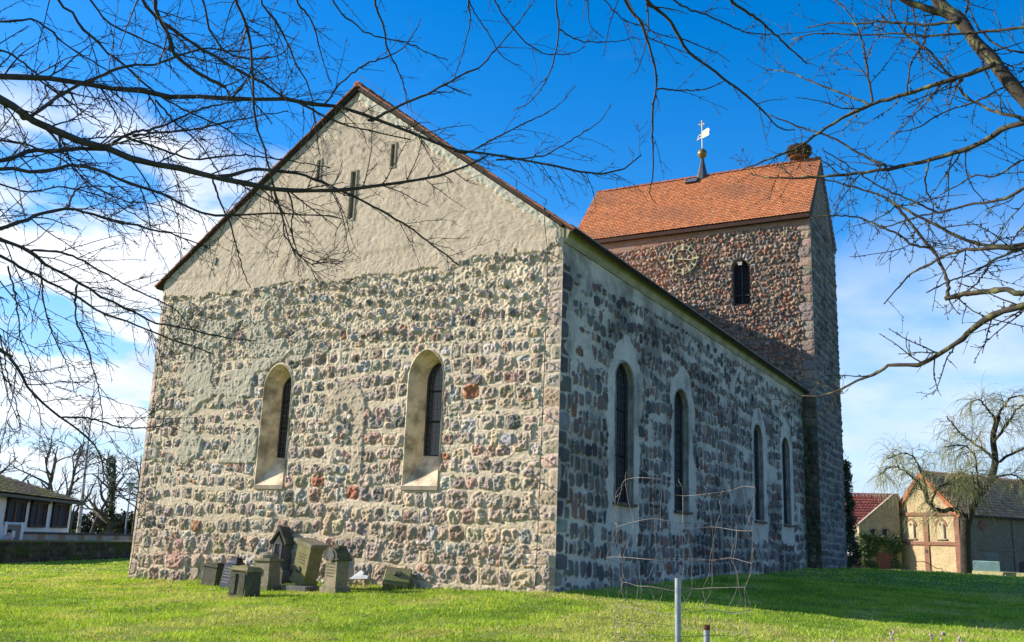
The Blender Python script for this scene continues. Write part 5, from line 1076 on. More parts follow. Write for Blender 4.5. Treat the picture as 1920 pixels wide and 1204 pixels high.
for i, z in enumerate(zr):
    for j in range(nv):
        a = 2*math.pi*j/nv+.1; rr_ = cr0*(1-.10*(i in (3, 4))+.03*math.sin(3*a)); node[i, j] = (cc0[0]+rr_*math.cos(a)+off[i, j, 0], cc0[1]+rr_*math.sin(a)+off[i, j, 1], z+off[i, j, 2])
for i in range(len(zr)):
    P = list(node[i])+[node[i][0]]
    if i in (0, 1, 2): P = P[:-1]
    MB().tube(resample(P, 70), .0021, 5).build('wire_ring', M_WIRE, cage, smooth=True)
for j in range(nv):
    P = list(node[:, j]); ex = P[0]+np.array([r.normal(0, .03), r.normal(0, .03), r.uniform(.0, .09)*(r.random() < .5)])
    if r.random() < .4: P = P[1:]
    else: P = [ex]+P
    Pm = [P[0]]
    for a_, b_ in zip(P[:-1], P[1:]): Pm += [(a_+b_)/2+r.normal(0, .012, 3), b_]
    MB().tube(resample(Pm, 50), .0015, 5).build('upright_wire', M_WIRE, cage, smooth=True)
pb = pix(1272, 1204, 7.0); zb_ = gz(pb[0], pb[1]); ptop = pix(1271, 1084, 7.0)
post = thing('metal_post', 'tall galvanised steel pipe post inside the wire cage', 'post', (pb[0], pb[1], zb_))
M_GALV = plain('galvanised_pipe', (.36, .39, .42), .45, (.24, .27, .30), 12, 30, .2, .003, metal=.5)
mb = MB(); mb.lathe([(.0225, zb_-.2), (.0225, ptop[2]), (.0185, ptop[2]), (.0185, ptop[2]-.1)], (ptop[0], ptop[1], 0), 18); mb.build('pipe', M_GALV, post, smooth=False)
MB().lathe([(.0185, ptop[2]-.02), (.0185, ptop[2]-.012)], (ptop[0], ptop[1], 0), 14).build('pipe_opening', M_IRON, post)
p2 = pix(1325, 1172, 7.2); z2 = gz(p2[0], p2[1])
post2 = thing('metal_post', 'short pipe stub with a rusty top end, lower than the steel post', 'post', (p2[0], p2[1], z2))
MB().lathe([(.024, z2-.2), (.024, p2[2]-.035)], (p2[0], p2[1], 0), 16).build('pipe', M_GALV, post2); MB().lathe([(.025, p2[2]-.035), (.0245, p2[2]), (.018, p2[2]), (.018, p2[2]-.03)], (p2[0], p2[1], 0), 16).build('rusty_end', plain('rust', (.16, .055, .025), .9, (.09, .035, .02), 40), post2)
def weed(px, D, H, n, label, group, seedheads=True, pxh=None, col=(.30, .25, .17), spread=.3, name='dry_weed', seed=0):
    r = np.random.default_rng(seed); b_ = pix(px, 1204, D); z0 = gz(b_[0], b_[1]); t = thing(name, label, 'weed', (b_[0], b_[1], z0), group)
    base = np.array([b_[0], b_[1], z0]); st = []
    for k in range(n):
        d = np.array([r.normal(0, spread), r.normal(0, spread), 1]); st.append(np.array([base+r.normal(0, .02, 3)*(1, 1, 0), base+d*H*.5+r.normal(0, .01, 3), base+d*H*r.uniform(.75, 1)*(1.1, 1.1, 1)]))
    P = np.array([resample(q, 10) for q in st]); Rr = np.tile(np.linspace(.0035, .0018, 10), (n, 1)); mb = MB(); mb.tubes(P, Rr, 4)
    c2, q2 = grow(r, P, Rr, 7/H*.9, (.05*H, .22*H), 38, N=5, grav=(0, 0, .08), wig=.08, rk=.8, t0=.45, rmin=.0014); mb.tubes(c2, q2, 3)
    mb.build('stems', plain('dry_stem', col, .9) if 'dry_stem' not in bpy.data.materials else bpy.data.materials['dry_stem'], t)
    if seedheads:
        mb = MB(); c3, q3 = grow(r, c2, q2, 30, (.02, .05), 45, N=3, wig=.1, rk=.9, t0=.4, rmin=.001); mb.tubes(c3, q3, 3)
        for e in np.vstack([c2[:, -1], c3[:, -1]]): mb.lathe([(0, -.016), (.010, -.006), (.012, .003), (.005, .014)], e, 5)
        mb.build('seed_heads', plain('seed_head', (.52, .42, .36), .9, (.32, .24, .20), 60) if 'seed_head' not in bpy.data.materials else bpy.data.materials['seed_head'], t)
    return t
weed(1668, 8.0, pix(1668, 1163, 8.0)[2]-gz(*pix(1668, 1204, 8.0)[:2]), 8, 'dead weed with pale fluffy seed heads at the bottom right of the lawn', None, seed=3, spread=.20)
weed(1720, 8.2, .42, 4, 'smaller dead weed with seed heads right of the taller one', None, seed=6, spread=.28)
weed(1400, 7.9, .62, 6, 'dry straw coloured weed growing through the wire cage', None, seedheads=False, seed=8, spread=.30)

# ================================================================== BACKGROUND LEFT
def hdir(a, b): v = np.array(b)-np.array(a); v[2] = 0; return v/np.linalg.norm(v)
UPZ = np.array([0, 0, 1.])
# mossy stone wall
w0 = pixz(0, 1057, -.77); w1 = pixz(250, 1047, -.72); wd = hdir(w0, w1); wn = np.array([wd[1], -wd[0], 0]);
if wn@(CP-w0) < 0: wn = -wn
wl = 34.0; ws = w0-wd*7; ztop = CP[2]+ (pix(60, 1017, (w0-CP)@cf)[2]-CP[2])
sw = Wall(wl, -1.0, ztop, .06, 71, (.07, .065, .04), .02)
sw.courses(-1, ztop, (.16, .26), (.2, .45), .03, [((.10, .085, .055), 3), ((.06, .052, .04), 3), ((.13, .105, .07), 1.5), ((.05, .06, .02), 2)], .05, .04, (2, 3.2), rot=.3, rough=.03)
gm = smooth01(vn(wl, 3, sw.nx, sw.ny, 1.4, 4, 5), .0, .5); sw.t = sw.t*(1-gm[..., None])+np.array((.055, .08, .012))*gm[..., None]
bw = thing('stone_wall', 'long low dark churchyard wall of fieldstone overgrown with moss', 'wall', (ws[0], ws[1], -.8))
sw.mesh('wall_face', masonry('mossy_masonry'), (ws[0], ws[1], 0), wd, wn, bw)
mb = MB(); a = ws+UPZ*(ztop-ws[2]); n = 120; r = np.random.default_rng(2)
for k in range(n):
    p0 = a+wd*wl*k/n; p1 = a+wd*wl*(k+1)/n; h = .05+.02*r.random(); mb.prism([p0+wn*.08-UPZ*.02, p0+wn*.06+UPZ*h*.7, p0-wn*.25+UPZ*h, p0-wn*.5-UPZ*.02], p1-p0)
mb.prism([a-wn*.02-UPZ*2.0, a-wn*.02-UPZ*.02, a-wn*.5-UPZ*.02, a-wn*.5-UPZ*2.0], wd*wl); mb.build('moss_coping', plain('moss_coping', (.17, .18, .045), 1, (.16, .12, .06), 2.5, 14, 1, .04), bw)
# house behind it
hA = pix(0, 1000, 50); hB = pix(128, 1003, 61); hd = hdir(hA, hB); hn = np.array([hd[1], -hd[0], 0]); hn = hn if hn@(CP-hA) > 0 else -hn
hl = np.linalg.norm((hB-hA)[:2]); zE = pix(0, 925, 50)[2]; zG = -.8
house = thing('house', 'white single storey house with mossy tiled hip roof and brown framed windows', 'house', (hA[0], hA[1], zG))
Hs = hA-hd*9; Hs[2] = 0; He_ = hB.copy(); He_[2] = 0; LL = np.linalg.norm(He_-Hs); M_HW = plain('white_render', (.80, .76, .70), .85, (.72, .68, .62), 1.5)
mb = MB(); dp = 8.0
mb.prism([Hs+UPZ*zG, He_+UPZ*zG, He_+UPZ*(zE), Hs+UPZ*(zE)], -hn*dp)
for f in (.42, .62, .80): q = Hs+hd*LL*f+hn*.004; mb.prism([q+UPZ*zG, q+hd*.03+UPZ*zG, q+hd*.03+UPZ*(zE-.02), q+UPZ*(zE-.02)], hn*.002)
mb.build('wall', M_HW, house)
eo = .55; E0 = Hs+hn*eo-hd*eo+UPZ*(zE+.02); E1 = He_+hn*eo+hd*eo+UPZ*(zE+.02); Sx = -hn*math.cos(R(18))+UPZ*math.sin(R(18)); LS_ = (dp/2+eo)/math.cos(R(18))
Lr = np.linalg.norm((E1-E0)[:2])
mbr = MB()
def mosscol(uu, vv, c, r):
    f = np.sin(uu*1.3+1)*np.sin(vv*2.1+uu*.5)+r.normal(0, .35, len(uu)); k = np.clip(f*1.2+.05, 0, .8)[:, None]; return c*(1-k)+np.array((.42, .38, .07))*k
tile_roof(mbr, E0, hd, Sx, Lr, LS_, tw=.26, ex=.33, th=.035, pal=[(.34, .22, .14), (.40, .26, .16), (.28, .18, .12)], scallop=True, moss=mosscol, seed=4)
# clip the hip on the right end
V = np.vstack(mbr.v); rel = V-E0; u_ = rel@hd; v_ = rel@(-hn); lim = Lr-v_*1.0; V = V+np.outer(np.minimum(0, lim-u_), hd); mbr.v = [V]
mbr.build('roof', M_TILE, house, col=True)
mb = MB(); apex0 = E1-hd*(dp/2+eo)-hn*(dp/2+eo)+UPZ*math.tan(R(18))*(dp/2+eo)
mb.poly([E1-UPZ*.02, E1-hn*(dp+2*eo)-UPZ*.02, apex0-UPZ*.02]); mb.poly([E0-UPZ*.03, E1-UPZ*.03, E1-hn*(dp+2*eo)-UPZ*.03, E0-hn*(dp+2*eo)-UPZ*.03]); mb.poly([E0-hn*(dp+2*eo)-UPZ*.02, E0-hn*(dp/2+eo)+UPZ*math.tan(R(18))*(dp/2+eo), apex0-UPZ*.02, E1-hn*(dp+2*eo)-UPZ*.02])
mb.build('roof_rear', M_UNDER, house)
mb = MB(); mb.prism([E0+hn*.0-UPZ*.22, E0+hn*.10-UPZ*.20, E0+hn*.12-UPZ*.06, E0-hn*.02-UPZ*.04], hd*(Lr+.05)); q = E1-hd*.45+hn*.02
mb.tube([q-UPZ*.15, q-UPZ*.3-hn*.45, q-hn*.48-UPZ*.5, q-hn*.48-UPZ*(zE-zG)], .05, 8); mb.build('gutter', plain('gutter', (.045, .045, .05), .5), house)
mb = MB(); q = E0+hd*3.6-hn*3.6+UPZ*1.7; mb.box(q, (.8, .8, .9), rz=.3); mb.build('chimney', M_IRON, house)
M_WF = plain('window_frame_brown', (.26, .12, .05), .6); M_SHB = plain('shutter_box', (.035, .022, .022), .7); M_HG = plain('house_glass', (.015, .025, .045), .5, spec=.04)
def at_h(px, py):   # point on the facade plane under a pixel
    d = cf+(px-960)/FPX*cr-(py-602)/FPX*cu; P0 = hA; t_ = ((P0-CP)@hn)/(d@hn); return CP+d*t_
for (xa, xb, ya, yb) in ((8, 40, 938, 981), (52, 80, 941, 985), (94, 121, 943, 986)):
    a, b = at_h(xa, yb), at_h(xb, yb); a2 = at_h(xa, ya); wz0, wz1 = a[2], a2[2]; ww = hd*np.linalg.norm((b-a)[:2]); o_ = np.array([a[0], a[1], 0])
    mb = MB(); F0 = o_+UPZ*wz0; F1 = F0+ww; F2 = F1+UPZ*(wz1-wz0); F3 = F0+UPZ*(wz1-wz0)
    for p_, q_ in ((F0, F1), (F1, F2), (F2, F3), (F3, F0), ((F0+F1)/2, (F2+F3)/2), (F0+ww*.0+UPZ*(wz1-wz0)*.0, F1)): mb.tube([p_+hn*.03, q_+hn*.03], .06, 4)
    wi = mb.build('window', M_WF, house); MB().poly([q_+hn*.012 for q_ in (F0, F1, F2, F3)]).build('pane', M_HG, wi)
    mb = MB(); mb.prism([F3-hd*.15+UPZ*-.02, F2+hd*.15-UPZ*.02, F2+hd*.15+UPZ*.36, F3-hd*.15+UPZ*.36], hn*.22); mb.prism([F0-hd*.08-UPZ*.1, F1+hd*.08-UPZ*.1, F1+hd*.08, F0-hd*.08], hn*.16)
    mb.prism([F0-hd*.10, F0-hd*.02, F3-hd*.02, F3-hd*.10], hn*.14); mb.prism([F1+hd*.02, F1+hd*.10, F2+hd*.10, F2+hd*.02], hn*.14); mb.build('shutter_box', M_SHB, wi)
# panelled low wall between house and churchyard
fA = pix(36, 1018, 47); fB = pix(262, 1020, 61); fd = hdir(fA, fB); fn = np.array([fd[1], -fd[0], 0]); fn = fn if fn@(CP-fA) > 0 else -fn
fl = np.linalg.norm((fB-fA)[:2])+10; fz = pix(40, 1000.5, 47)[2]
fence = thing('panel_wall', 'low beige panelled wall with dark coping in front of the white house', 'wall', (fA[0], fA[1], -.8))
f0 = np.array([fA[0], fA[1], 0.]); np_ = 11; M_PB = plain('beige_panel', (.42, .37, .30), .85, (.34, .30, .25), 2); M_PT = plain('tan_panel', (.30, .20, .12), .85)
for k in range(np_):
    q = f0+fd*fl*k/np_; s_ = fd*fl/np_
    MB().prism([q-UPZ*.8+s_*.06, q+s_*.72-UPZ*.8, q+s_*.72+UPZ*fz, q+s_*.06+UPZ*fz], -fn*.1).build('panel', M_PB, fence)
    MB().prism([q+s_*.72-UPZ*.8, q+s_*1.06-UPZ*.8, q+s_*1.06+UPZ*fz, q+s_*.72+UPZ*fz], -fn*.14).build('panel', M_PT, fence)
mb = MB(); mb.prism([f0+fn*.1+UPZ*fz, f0+fn*.1+UPZ*(fz+.1), f0-fn*.3+UPZ*(fz+.1), f0-fn*.3+UPZ*fz], fd*(fl+.3)); mb.build('coping', plain('dark_coping', (.05, .045, .05), .7), fence)
# white notice gate
gA = pix(6, 1018, 46); gt = pix(6, 978, 46)[2]; g0 = np.array([gA[0], gA[1], 0.]); gd = hdir(pix(0, 1000, 46), pix(40, 1000, 46.7)); gw_ = 30/FPX*46
gate = thing('notice_board', 'white framed notice board gate beside the house wall', 'notice board', (gA[0], gA[1], -.8)); M_WH = plain('white_metal', (.68, .70, .70), .5)
mb = MB()
for f in (0, 1): mb.box(g0+gd*gw_*f+UPZ*(gt-.8)/2, (.14, .1, gt+.8), rz=math.atan2(gd[1], gd[0]))
for z in (gt-.08, -.55): mb.tube([g0+UPZ*z, g0+gd*gw_+UPZ*z], .06, 4)
mb.build('frame', M_WH, gate); q = g0+gd*.08; e = g0+gd*(gw_-.08); MB().prism([q-UPZ*.5, e-UPZ*.5, e+UPZ*(gt-.14), q+UPZ*(gt-.14)], np.array([gd[1], -gd[0], 0])*-.02).build('board', plain('board_dark', (.16, .17, .16), .4), gate)
for (a, b, c_, d_) in ((.14, .36, .0, .22), (.42, .62, .02, .25)): q0 = g0+gd*gw_*a; q1 = g0+gd*gw_*b; MB().prism([q0+UPZ*(gt-.75+c_), q1+UPZ*(gt-.75+c_), q1+UPZ*(gt-.5+d_*.3), q0+UPZ*(gt-.5+d_*.3)], np.array([gd[1], -gd[0], 0])*.02).build('paper', M_WH, gate)
# person behind the wall
pp = pix(14, 1018, 44.3); zg_ = gz(pp[0], pp[1]); head_z = pix(14, 993, 44.3)[2]; Hh = head_z-zg_
person = thing('person', 'person with dark hair in a pale pink jacket standing behind the churchyard wall', 'person', (pp[0], pp[1], zg_))
pc = np.array([pp[0], pp[1], zg_]); sdv = np.array([cr[0], cr[1], 0]); fdv = np.array([-cr[1], cr[0], 0])*-1
def P3(a, b, c_): return pc+sdv*a*Hh+fdv*b*Hh+UPZ*c_*Hh
def skin(name, verts, edges, rad, mat, parent):
    me = bpy.data.meshes.new(name); me.from_pydata([tuple(v-ORG[parent]) for v in verts], edges, []); o = bpy.data.objects.new(name, me); COL.objects.link(o); o.parent = parent; me.materials.append(mat)
    sk_ = o.modifiers.new('skin', 'SKIN'); ss = o.modifiers.new('sub', 'SUBSURF'); ss.levels = ss.render_levels = 1
    for i, v in enumerate(me.skin_vertices[0].data): v.radius = (rad[i]*Hh,)*2; v.use_root = (i == 0)
    return o
vs = [P3(0, 0, .52), P3(0, 0, .66), P3(0, 0, .78), P3(0, .01, .86), P3(0, .02, .93), P3(.10, 0, .79), P3(.14, .03, .64), P3(.10, .10, .55), P3(-.10, 0, .79), P3(-.14, .02, .64), P3(-.11, .08, .52), P3(.05, 0, .46), P3(.055, .01, .27), P3(.055, 0, .03), P3(.055, .08, .02), P3(-.05, 0, .46), P3(-.055, .01, .27), P3(-.055, 0, .03), P3(-.055, .08, .02), P3(.09, .13, .55), P3(-.10, .12, .52)]
es = [(0, 1), (1, 2), (2, 3), (3, 4), (2, 5), (5, 6), (6, 7), (7, 19), (2, 8), (8, 9), (9, 10), (10, 20), (0, 11), (11, 12), (12, 13), (13, 14), (0, 15), (15, 16), (16, 17), (17, 18)]
rd = [.085, .08, .085, .035, .062, .04, .033, .022, .04, .033, .022, .06, .042, .03, .025, .06, .042, .03, .025, .02, .02]
skin('body', vs, es, rd, plain('skin', (.48, .30, .22), .6), person)
jk = [P3(0, -.0, .47), P3(0, 0, .66), P3(0, 0, .80), P3(.11, 0, .79), P3(.15, .03, .64), P3(.11, .095, .56), P3(-.11, 0, .79), P3(-.15, .02, .64), P3(-.12, .075, .53)]
skin('jacket', jk, [(0, 1), (1, 2), (2, 3), (3, 4), (4, 5), (2, 6), (6, 7), (7, 8)], [.11, .10, .095, .052, .045, .035, .052, .045, .035], plain('pink_jacket', (.55, .40, .40), .8), person)
mb = MB(); mb.lathe([(.0, .075), (.045, .06), (.068, .02), (.066, -.02), (.05, -.05), (.0, -.055)], (0, 0, 0), 12); mb.v = [v*Hh+P3(0, -.012, .945) for v in mb.v]; mb.build('hair', plain('dark_hair', (.03, .015, .02), .7), person, smooth=True)
# street lamp
lb = pix(231, 1010, 60); lt_ = pix(246, 907, 60); zl_ = -.7; lamp = thing('street_lamp', 'slim grey street lamp with wide flat top left of the church', 'street lamp', (lb[0], lb[1], zl_)); M_LP = plain('lamp_grey', (.30, .33, .35), .5)
lx, ly = (lb[0]+lt_[0])/2, (lb[1]+lt_[1])/2
MB().lathe([(.08, zl_), (.075, .6), (.05, .65), (.045, lt_[2]-.5)], (lt_[0], lt_[1], 0), 10).build('pole', M_LP, lamp)
MB().lathe([(.05, lt_[2]-.5), (.10, lt_[2]-.45), (.26, lt_[2]-.02), (.27, lt_[2])], (lt_[0], lt_[1], 0), 14).build('lantern', plain('lantern_glass', (.55, .58, .58), .3), lamp); MB().lathe([(.50, lt_[2]), (.52, lt_[2]+.03), (.2, lt_[2]+.09), (.02, lt_[2]+.11)], (lt_[0], lt_[1], 0), 16).build('hood', M_LP, lamp)

# ---- bare trees behind
def bare_tree(px, py, D, H, label, spread=.5, seed=0, mat=None, trunk_r=.25, lean=0, levels=4, group=None, per=(1.6, 2.2, 3.0), droop=0, birch=False, zb=None, dens=1.0, name='bare_tree', forks=4, crown0=.3, twigcol=None):
    r = np.random.default_rng(seed); b_ = pix(px, py, D); z0 = b_[2] if zb is None else zb; b_[2] = z0; t = thing(name, label, 'tree', b_, group)
    mat = mat or BARKF
    tp = [b_-UPZ*.2]; d = np.array([lean, 0, 1.]); nT = 9
    for k in range(nT): tp.append(tp[-1]+d/np.linalg.norm(d)*H/nT*(1.0 if birch else .8)); d = d+r.normal(0, .02 if birch else .08, 3)*(1, 1, .2)
    T = resample(np.array(tp), 24); TR_ = np.linspace(trunk_r, trunk_r*.12, 24)**1.0
    mb = MB(); mb.tube(T, TR_, 9); mb.build('trunk', mat, t, smooth=True)
    mb = MB(); P, Q = T[None], TR_[None]
    if birch: spec = [dict(per_m=2.6, lens=(H*.06, H*.17), ang=38, N=8, grav=(0, 0, -.03), wig=.08, t0=.35, rk=.45, tipscale=.45), dict(per_m=3.5, lens=(.4, 1.0), ang=40, N=7, grav=(0, 0, -.10), wig=.08, rk=.5, rmin=.014), dict(per_m=4, lens=(.2, .6), ang=35, N=5, grav=(0, 0, -.15), wig=.08, rk=.6, rmin=.011)]
    else: spec = [dict(per_m=forks/(H*.8), lens=(H*spread*.7, H*spread*1.1), ang=48, N=14, grav=(0, 0, .05), wig=.16, t0=crown0, rk=.72, tipscale=.6), dict(per_m=1.3*dens, lens=(H*.12, H*.30), ang=45, N=9, grav=(0, 0, .03), wig=.16, rk=.6, t0=.2, tipscale=.7), dict(per_m=2.2*dens, lens=(H*.06, H*.14), ang=42, N=7, grav=(0, 0, .02), wig=.16, rk=.55, rmin=.020), dict(per_m=3.6*dens, lens=(.25, .75), ang=40, N=5, grav=(0, 0, .02), wig=.16, rk=.6, rmin=.016)]
    for i, lv in enumerate(spec):
        P, Q = grow(r, P, Q, **lv); mb.tubes(P, Q, (6, 5, 4, 3)[i])
    mb.build('crown', twigcol or mat, t)
    return t
BARKF = plain('far_bark', (.06, .052, .045), .9, (.10, .085, .07), 3)
BIRCH = plain('birch_bark', (.48, .44, .42), .8, (.09, .08, .075), 2.4, lo=.52, hi=.6)
TWB = plain('birch_twig', (.12, .09, .08), .9)
G1 = 'bare trees behind the white house'
bare_tree(74, 985, 74, 10.2, 'bare tree with thick twisted limbs rising behind the house roof', seed=1, group=G1, zb=-.6, forks=9, spread=.50, trunk_r=.26, crown0=.15)
bare_tree(112, 985, 70, 9.8, 'bare tree between the house roof and the white birch', seed=2, group=G1, zb=-.6, lean=.15, forks=9, spread=.50, trunk_r=.22, crown0=.15)
bare_tree(2, 985, 72, 8.6, 'bare tree at the left edge of the photo', seed=3, group=G1, zb=-.6, lean=-.1, forks=9, trunk_r=.28)
bare_tree(147, 995, 66, 12.3, 'tall slender birch with white trunk behind the panelled wall', seed=4, birch=True, mat=BIRCH, twigcol=TWB, trunk_r=.15, zb=-.6, name='birch_tree')
tr_iv = bare_tree(210, 985, 66, 8.0, 'bare tree with ivy climbing its trunk beside the street lamp', seed=5, zb=-.6, forks=10, spread=.46, trunk_r=.28, dens=1.1)
bare_tree(172, 985, 78, 9.0, 'bare thin tree between the birch and the ivy clad tree', seed=6, group=G1, zb=-.6, forks=10, dens=1.2, trunk_r=.2)
bare_tree(252, 985, 72, 8.8, 'bare tree partly hidden by the left edge of the church', seed=7, group=G1, zb=-.6, forks=10, dens=1.1, trunk_r=.22)
def leaf_cloud(mb, c, rad, n, size, r, pal, shell=.5, flat=None):
    d = r.normal(0, 1, (n, 3)); d /= np.linalg.norm(d, axis=1)[:, None]; rr = (shell+(1-shell)*r.random(n)**.5)[:, None]
    P = c+d*rr*np.array(rad); P += r.normal(0, .12, (n, 3))*np.array(rad); s_ = size*r.uniform(.6, 1.3, n)[:, None]
    a = r.normal(0, 1, (n, 3)); a /= np.linalg.norm(a, axis=1)[:, None]; b2 = np.cross(a, r.normal(0, 1, (n, 3))); b2 /= np.linalg.norm(b2, axis=1)[:, None]
    V = np.stack([P-a*s_, P-b2*s_*.6, P+a*s_, P+b2*s_*.6], 1).reshape(-1, 3); pal = np.array(pal)
    mb.add(V, np.arange(4*n).reshape(-1, 4), np.repeat(pal[r.integers(0, len(pal), n)]*r.uniform(.7, 1.2, (n, 1)), 4, 0))
M_LEAF = toned('leaf', .55, .15, 8, spec=.35)
IVY = [(.05, .085, .022), (.035, .065, .018), (.08, .11, .03), (.025, .05, .018)]
r = np.random.default_rng(5); mb = MB()
for k in range(9):
    q = pix(209, 985-k*15, 66); leaf_cloud(mb, q, (.28, .3, .4), 260, .07, r, IVY[1:])
mb.build('ivy', M_LEAF, tr_iv, col=True)
# evergreen shrubs and a distant dark hedge
DKG = [(.06, .07, .03), (.085, .08, .04), (.09, .065, .04), (.10, .11, .05)]
for i, (px, py, D, rx, rz, lab) in enumerate(((150, 988, 82, 1.9, 1.1, 'dark evergreen shrub right of the house'), (185, 986, 84, 2.0, 1.3, 'dark evergreen shrub left of the ivy clad tree'), (232, 985, 80, 1.8, 1.3, 'dark evergreen shrub behind the street lamp'), (275, 985, 82, 2.2, 1.5, 'dark evergreen shrub hidden behind the church corner'))):
    c_ = pix(px, py, D); t = thing('evergreen_shrub', lab, 'shrub', (c_[0], c_[1], -.7), 'dark shrubs behind the panelled wall'); r = np.random.default_rng(40+i); mb = MB()
    for k in range(12): leaf_cloud(mb, c_+r.normal(0, 1, 3)*np.array([rx*.6, 1, rz*.45]), (rx*.45, .8, rz*.4), 260, .14, r, DKG, .3)
    mb.build('foliage', M_LEAF, t, col=True)
    mb = MB(); mb.tube([(c_[0], c_[1], -.8), (c_[0], c_[1], c_[2])], .1, 6); mb.build('stem', BARKF, t)

# ================================================================== BACKGROUND RIGHT
def lin(a, b, t): return a+(b-a)*t
bD = 62.0; bc0 = pix(1806, 1081, bD); bc0[2] = gz(bc0[0], bc0[1]); zb0 = bc0[2]-.1
va = math.atan2(bc0[0]-CP[0], bc0[1]-CP[1]); th = va+R(38)             # gable outward normal turned left of the view line
gn = np.array([-math.sin(th), -math.cos(th), 0]); gdir = np.array([-math.cos(th), math.sin(th), 0])    # along the gable towards its left end
bw_ = 4.15/math.cos(R(38)); he = pix(1806, 961, bD)[2]; hr = pix(1735, 880, bD+.8)[2]; bl_len = 16.0; ld = -gn
B0 = np.array([bc0[0], bc0[1], 0.]); barn = thing('barn', 'yellow brick barn with red brick bands, pointed blind windows and a steep tiled roof', 'barn', (B0[0], B0[1], zb0))
def brickmat(name, c1, c2, mort, scale=1.0, bw2=.25, bh=.075):
    m, t, b = mat_new(name); n = t.nodes.new('ShaderNodeTexBrick'); tc_ = t.nodes.new('ShaderNodeAttribute'); tc_.attribute_name = 'tone'
    n.inputs['Color1'].default_value = (*c1, 1); n.inputs['Color2'].default_value = (*c2, 1); n.inputs['Mortar'].default_value = (*mort, 1)
    n.inputs['Scale'].default_value = 1; n.inputs['Brick Width'].default_value = bw2; n.inputs['Row Height'].default_value = bh; n.inputs['Mortar Size'].default_value = .010
    t.links.new(tc_.outputs['Vector'], n.inputs['Vector']); p = geo_pos(t)
    c = mixc(t, mrange(t, noise(t, 1.4, 6, .65, p), .35, .7, .0, .7), n.outputs['Color'], tuple(v*.55 for v in c1)); c = mixc(t, 1., c, mrange(t, noise(t, 9, 4, .6, p), .3, .7, .75, 1.25), 'MULTIPLY')
    t.links.new(c, b.inputs['Base Color']); b.inputs['Roughness'].default_value = .9; bump(t, b, noise(t, 20, 5, .7, p), .7, .02); return m
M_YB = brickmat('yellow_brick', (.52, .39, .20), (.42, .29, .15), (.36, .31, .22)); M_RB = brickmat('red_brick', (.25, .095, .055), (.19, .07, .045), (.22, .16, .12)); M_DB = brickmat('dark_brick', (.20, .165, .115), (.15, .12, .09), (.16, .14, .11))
class FB:
    """facade builder: panels in (u, z) of a vertical plane, with facade coordinates kept for the brick pattern"""
    def __init__(s, o, d, n): s.o, s.d, s.n = np.array(o, float), np.array(d, float), np.array(n, float); s.mb = MB()
    def P(s, u, z, h=0): return s.o+s.d*u+UPZ*z+s.n*h
    def panel(s, pts, h0, h1):
        n_ = len(pts); A = [s.P(u, z, h0) for u, z in pts]; B = [s.P(u, z, h1) for u, z in pts]; c = [(u, z, 0) for u, z in pts]
        s.mb.add(np.vstack([A, B]), [list(range(n_, 2*n_))]+[[i, (i+1) % n_, n_+(i+1) % n_, n_+i] for i in range(n_)], np.array(c+c))
    def rect(s, u0, z0, u1, z1, h0, h1): s.panel([(u0, z0), (u1, z0), (u1, z1), (u0, z1)], h0, h1)
    def build(s, name, mat, parent): o = s.mb.build(name, mat, parent, col=True); s.mb = MB(); return o
G = FB(B0, gdir, gn); ap = bw_*.54
G.panel([(0, zb0), (bw_, zb0), (bw_, he), (ap, hr-.12), (0, he)], -.4, 0); G.build('gable_wall', M_YB, barn)
for u in (0, bw_*.5-.19, bw_-.38): G.rect(u, zb0, u+.38, he-.02, .0, .09)
for z in (he-.16, lin(zb0, he, .50)): G.rect(-.02, z, bw_+.02, z+.22, .0, .115)
G.build('brick_band', M_RB, barn)
for s_ in (0, 1):
    a = np.array([0 if s_ == 0 else bw_, he]); b2 = np.array([ap, hr]); G.panel([tuple(a+(0, -.30)), tuple(a+((-.25, -.1) if s_ == 0 else (.25, -.1))), tuple(b2+(0, .10)), tuple(b2+(0, -.28))], -.02, .16); G.build('verge', plain('verge_brick', (.38, .13, .06), .85, (.30, .10, .05), 6) if 'verge_brick' not in bpy.data.materials else bpy.data.materials['verge_brick'], barn)
for uc in (bw_*.27, bw_*.73):
    z0_, z1_ = lin(zb0, he, .60), lin(zb0, he, .80); hw = .30
    o1 = arch_pts(uc, hw+.16, z1_-.05, z1_, z1_+.55, p=1.25); G.panel([q for q in arch_pts(uc, hw+.15, z1_-.02, z1_, z1_+.52, p=1.25)], .0, .05); ar = G.build('window_arch', M_RB, barn)
    G.panel(arch_pts(uc, hw, z0_, z1_, z1_+.36, p=1.25), .0, .06); G.build('blind_window', plain('blind_infill', (.50, .42, .27), .9, (.40, .32, .2), 3) if 'blind_infill' not in bpy.data.materials else bpy.data.materials['blind_infill'], barn)
    G.rect(uc-hw, z0_+.02, uc-hw+.12, z1_+.15, .0, .062); G.build('window_shadow_strip', M_IRON, barn)  # solid dark strip painted in as shadow along one edge
    G.panel([(uc+.05, z1_+.1-.14), (uc+.17, z1_+.1), (uc+.05, z1_+.1+.14), (uc-.07, z1_+.1)], .06, .075); G.build('brick_diamond', M_RB, barn)
    G.rect(uc-.42, z0_-.07, uc+.42, z0_, .0, .14); G.build('window_sill', M_SILL, barn)
G.panel([(bw_*.5+.12*math.cos(a), lin(zb0, he, .40)+.12*math.sin(a)) for a in np.linspace(0, 6.28, 12, endpoint=False)], .09, .12); G.build('wall_anchor', M_IRON, barn)
Sd = FB(B0, ld, -gdir)
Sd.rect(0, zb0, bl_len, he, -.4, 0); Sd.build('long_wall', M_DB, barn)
Sd.rect(0, he-.22, bl_len, he, 0, .08); Sd.rect(.3, lin(zb0, he, .45), bl_len, lin(zb0, he, .45)+.14, 0, .06)
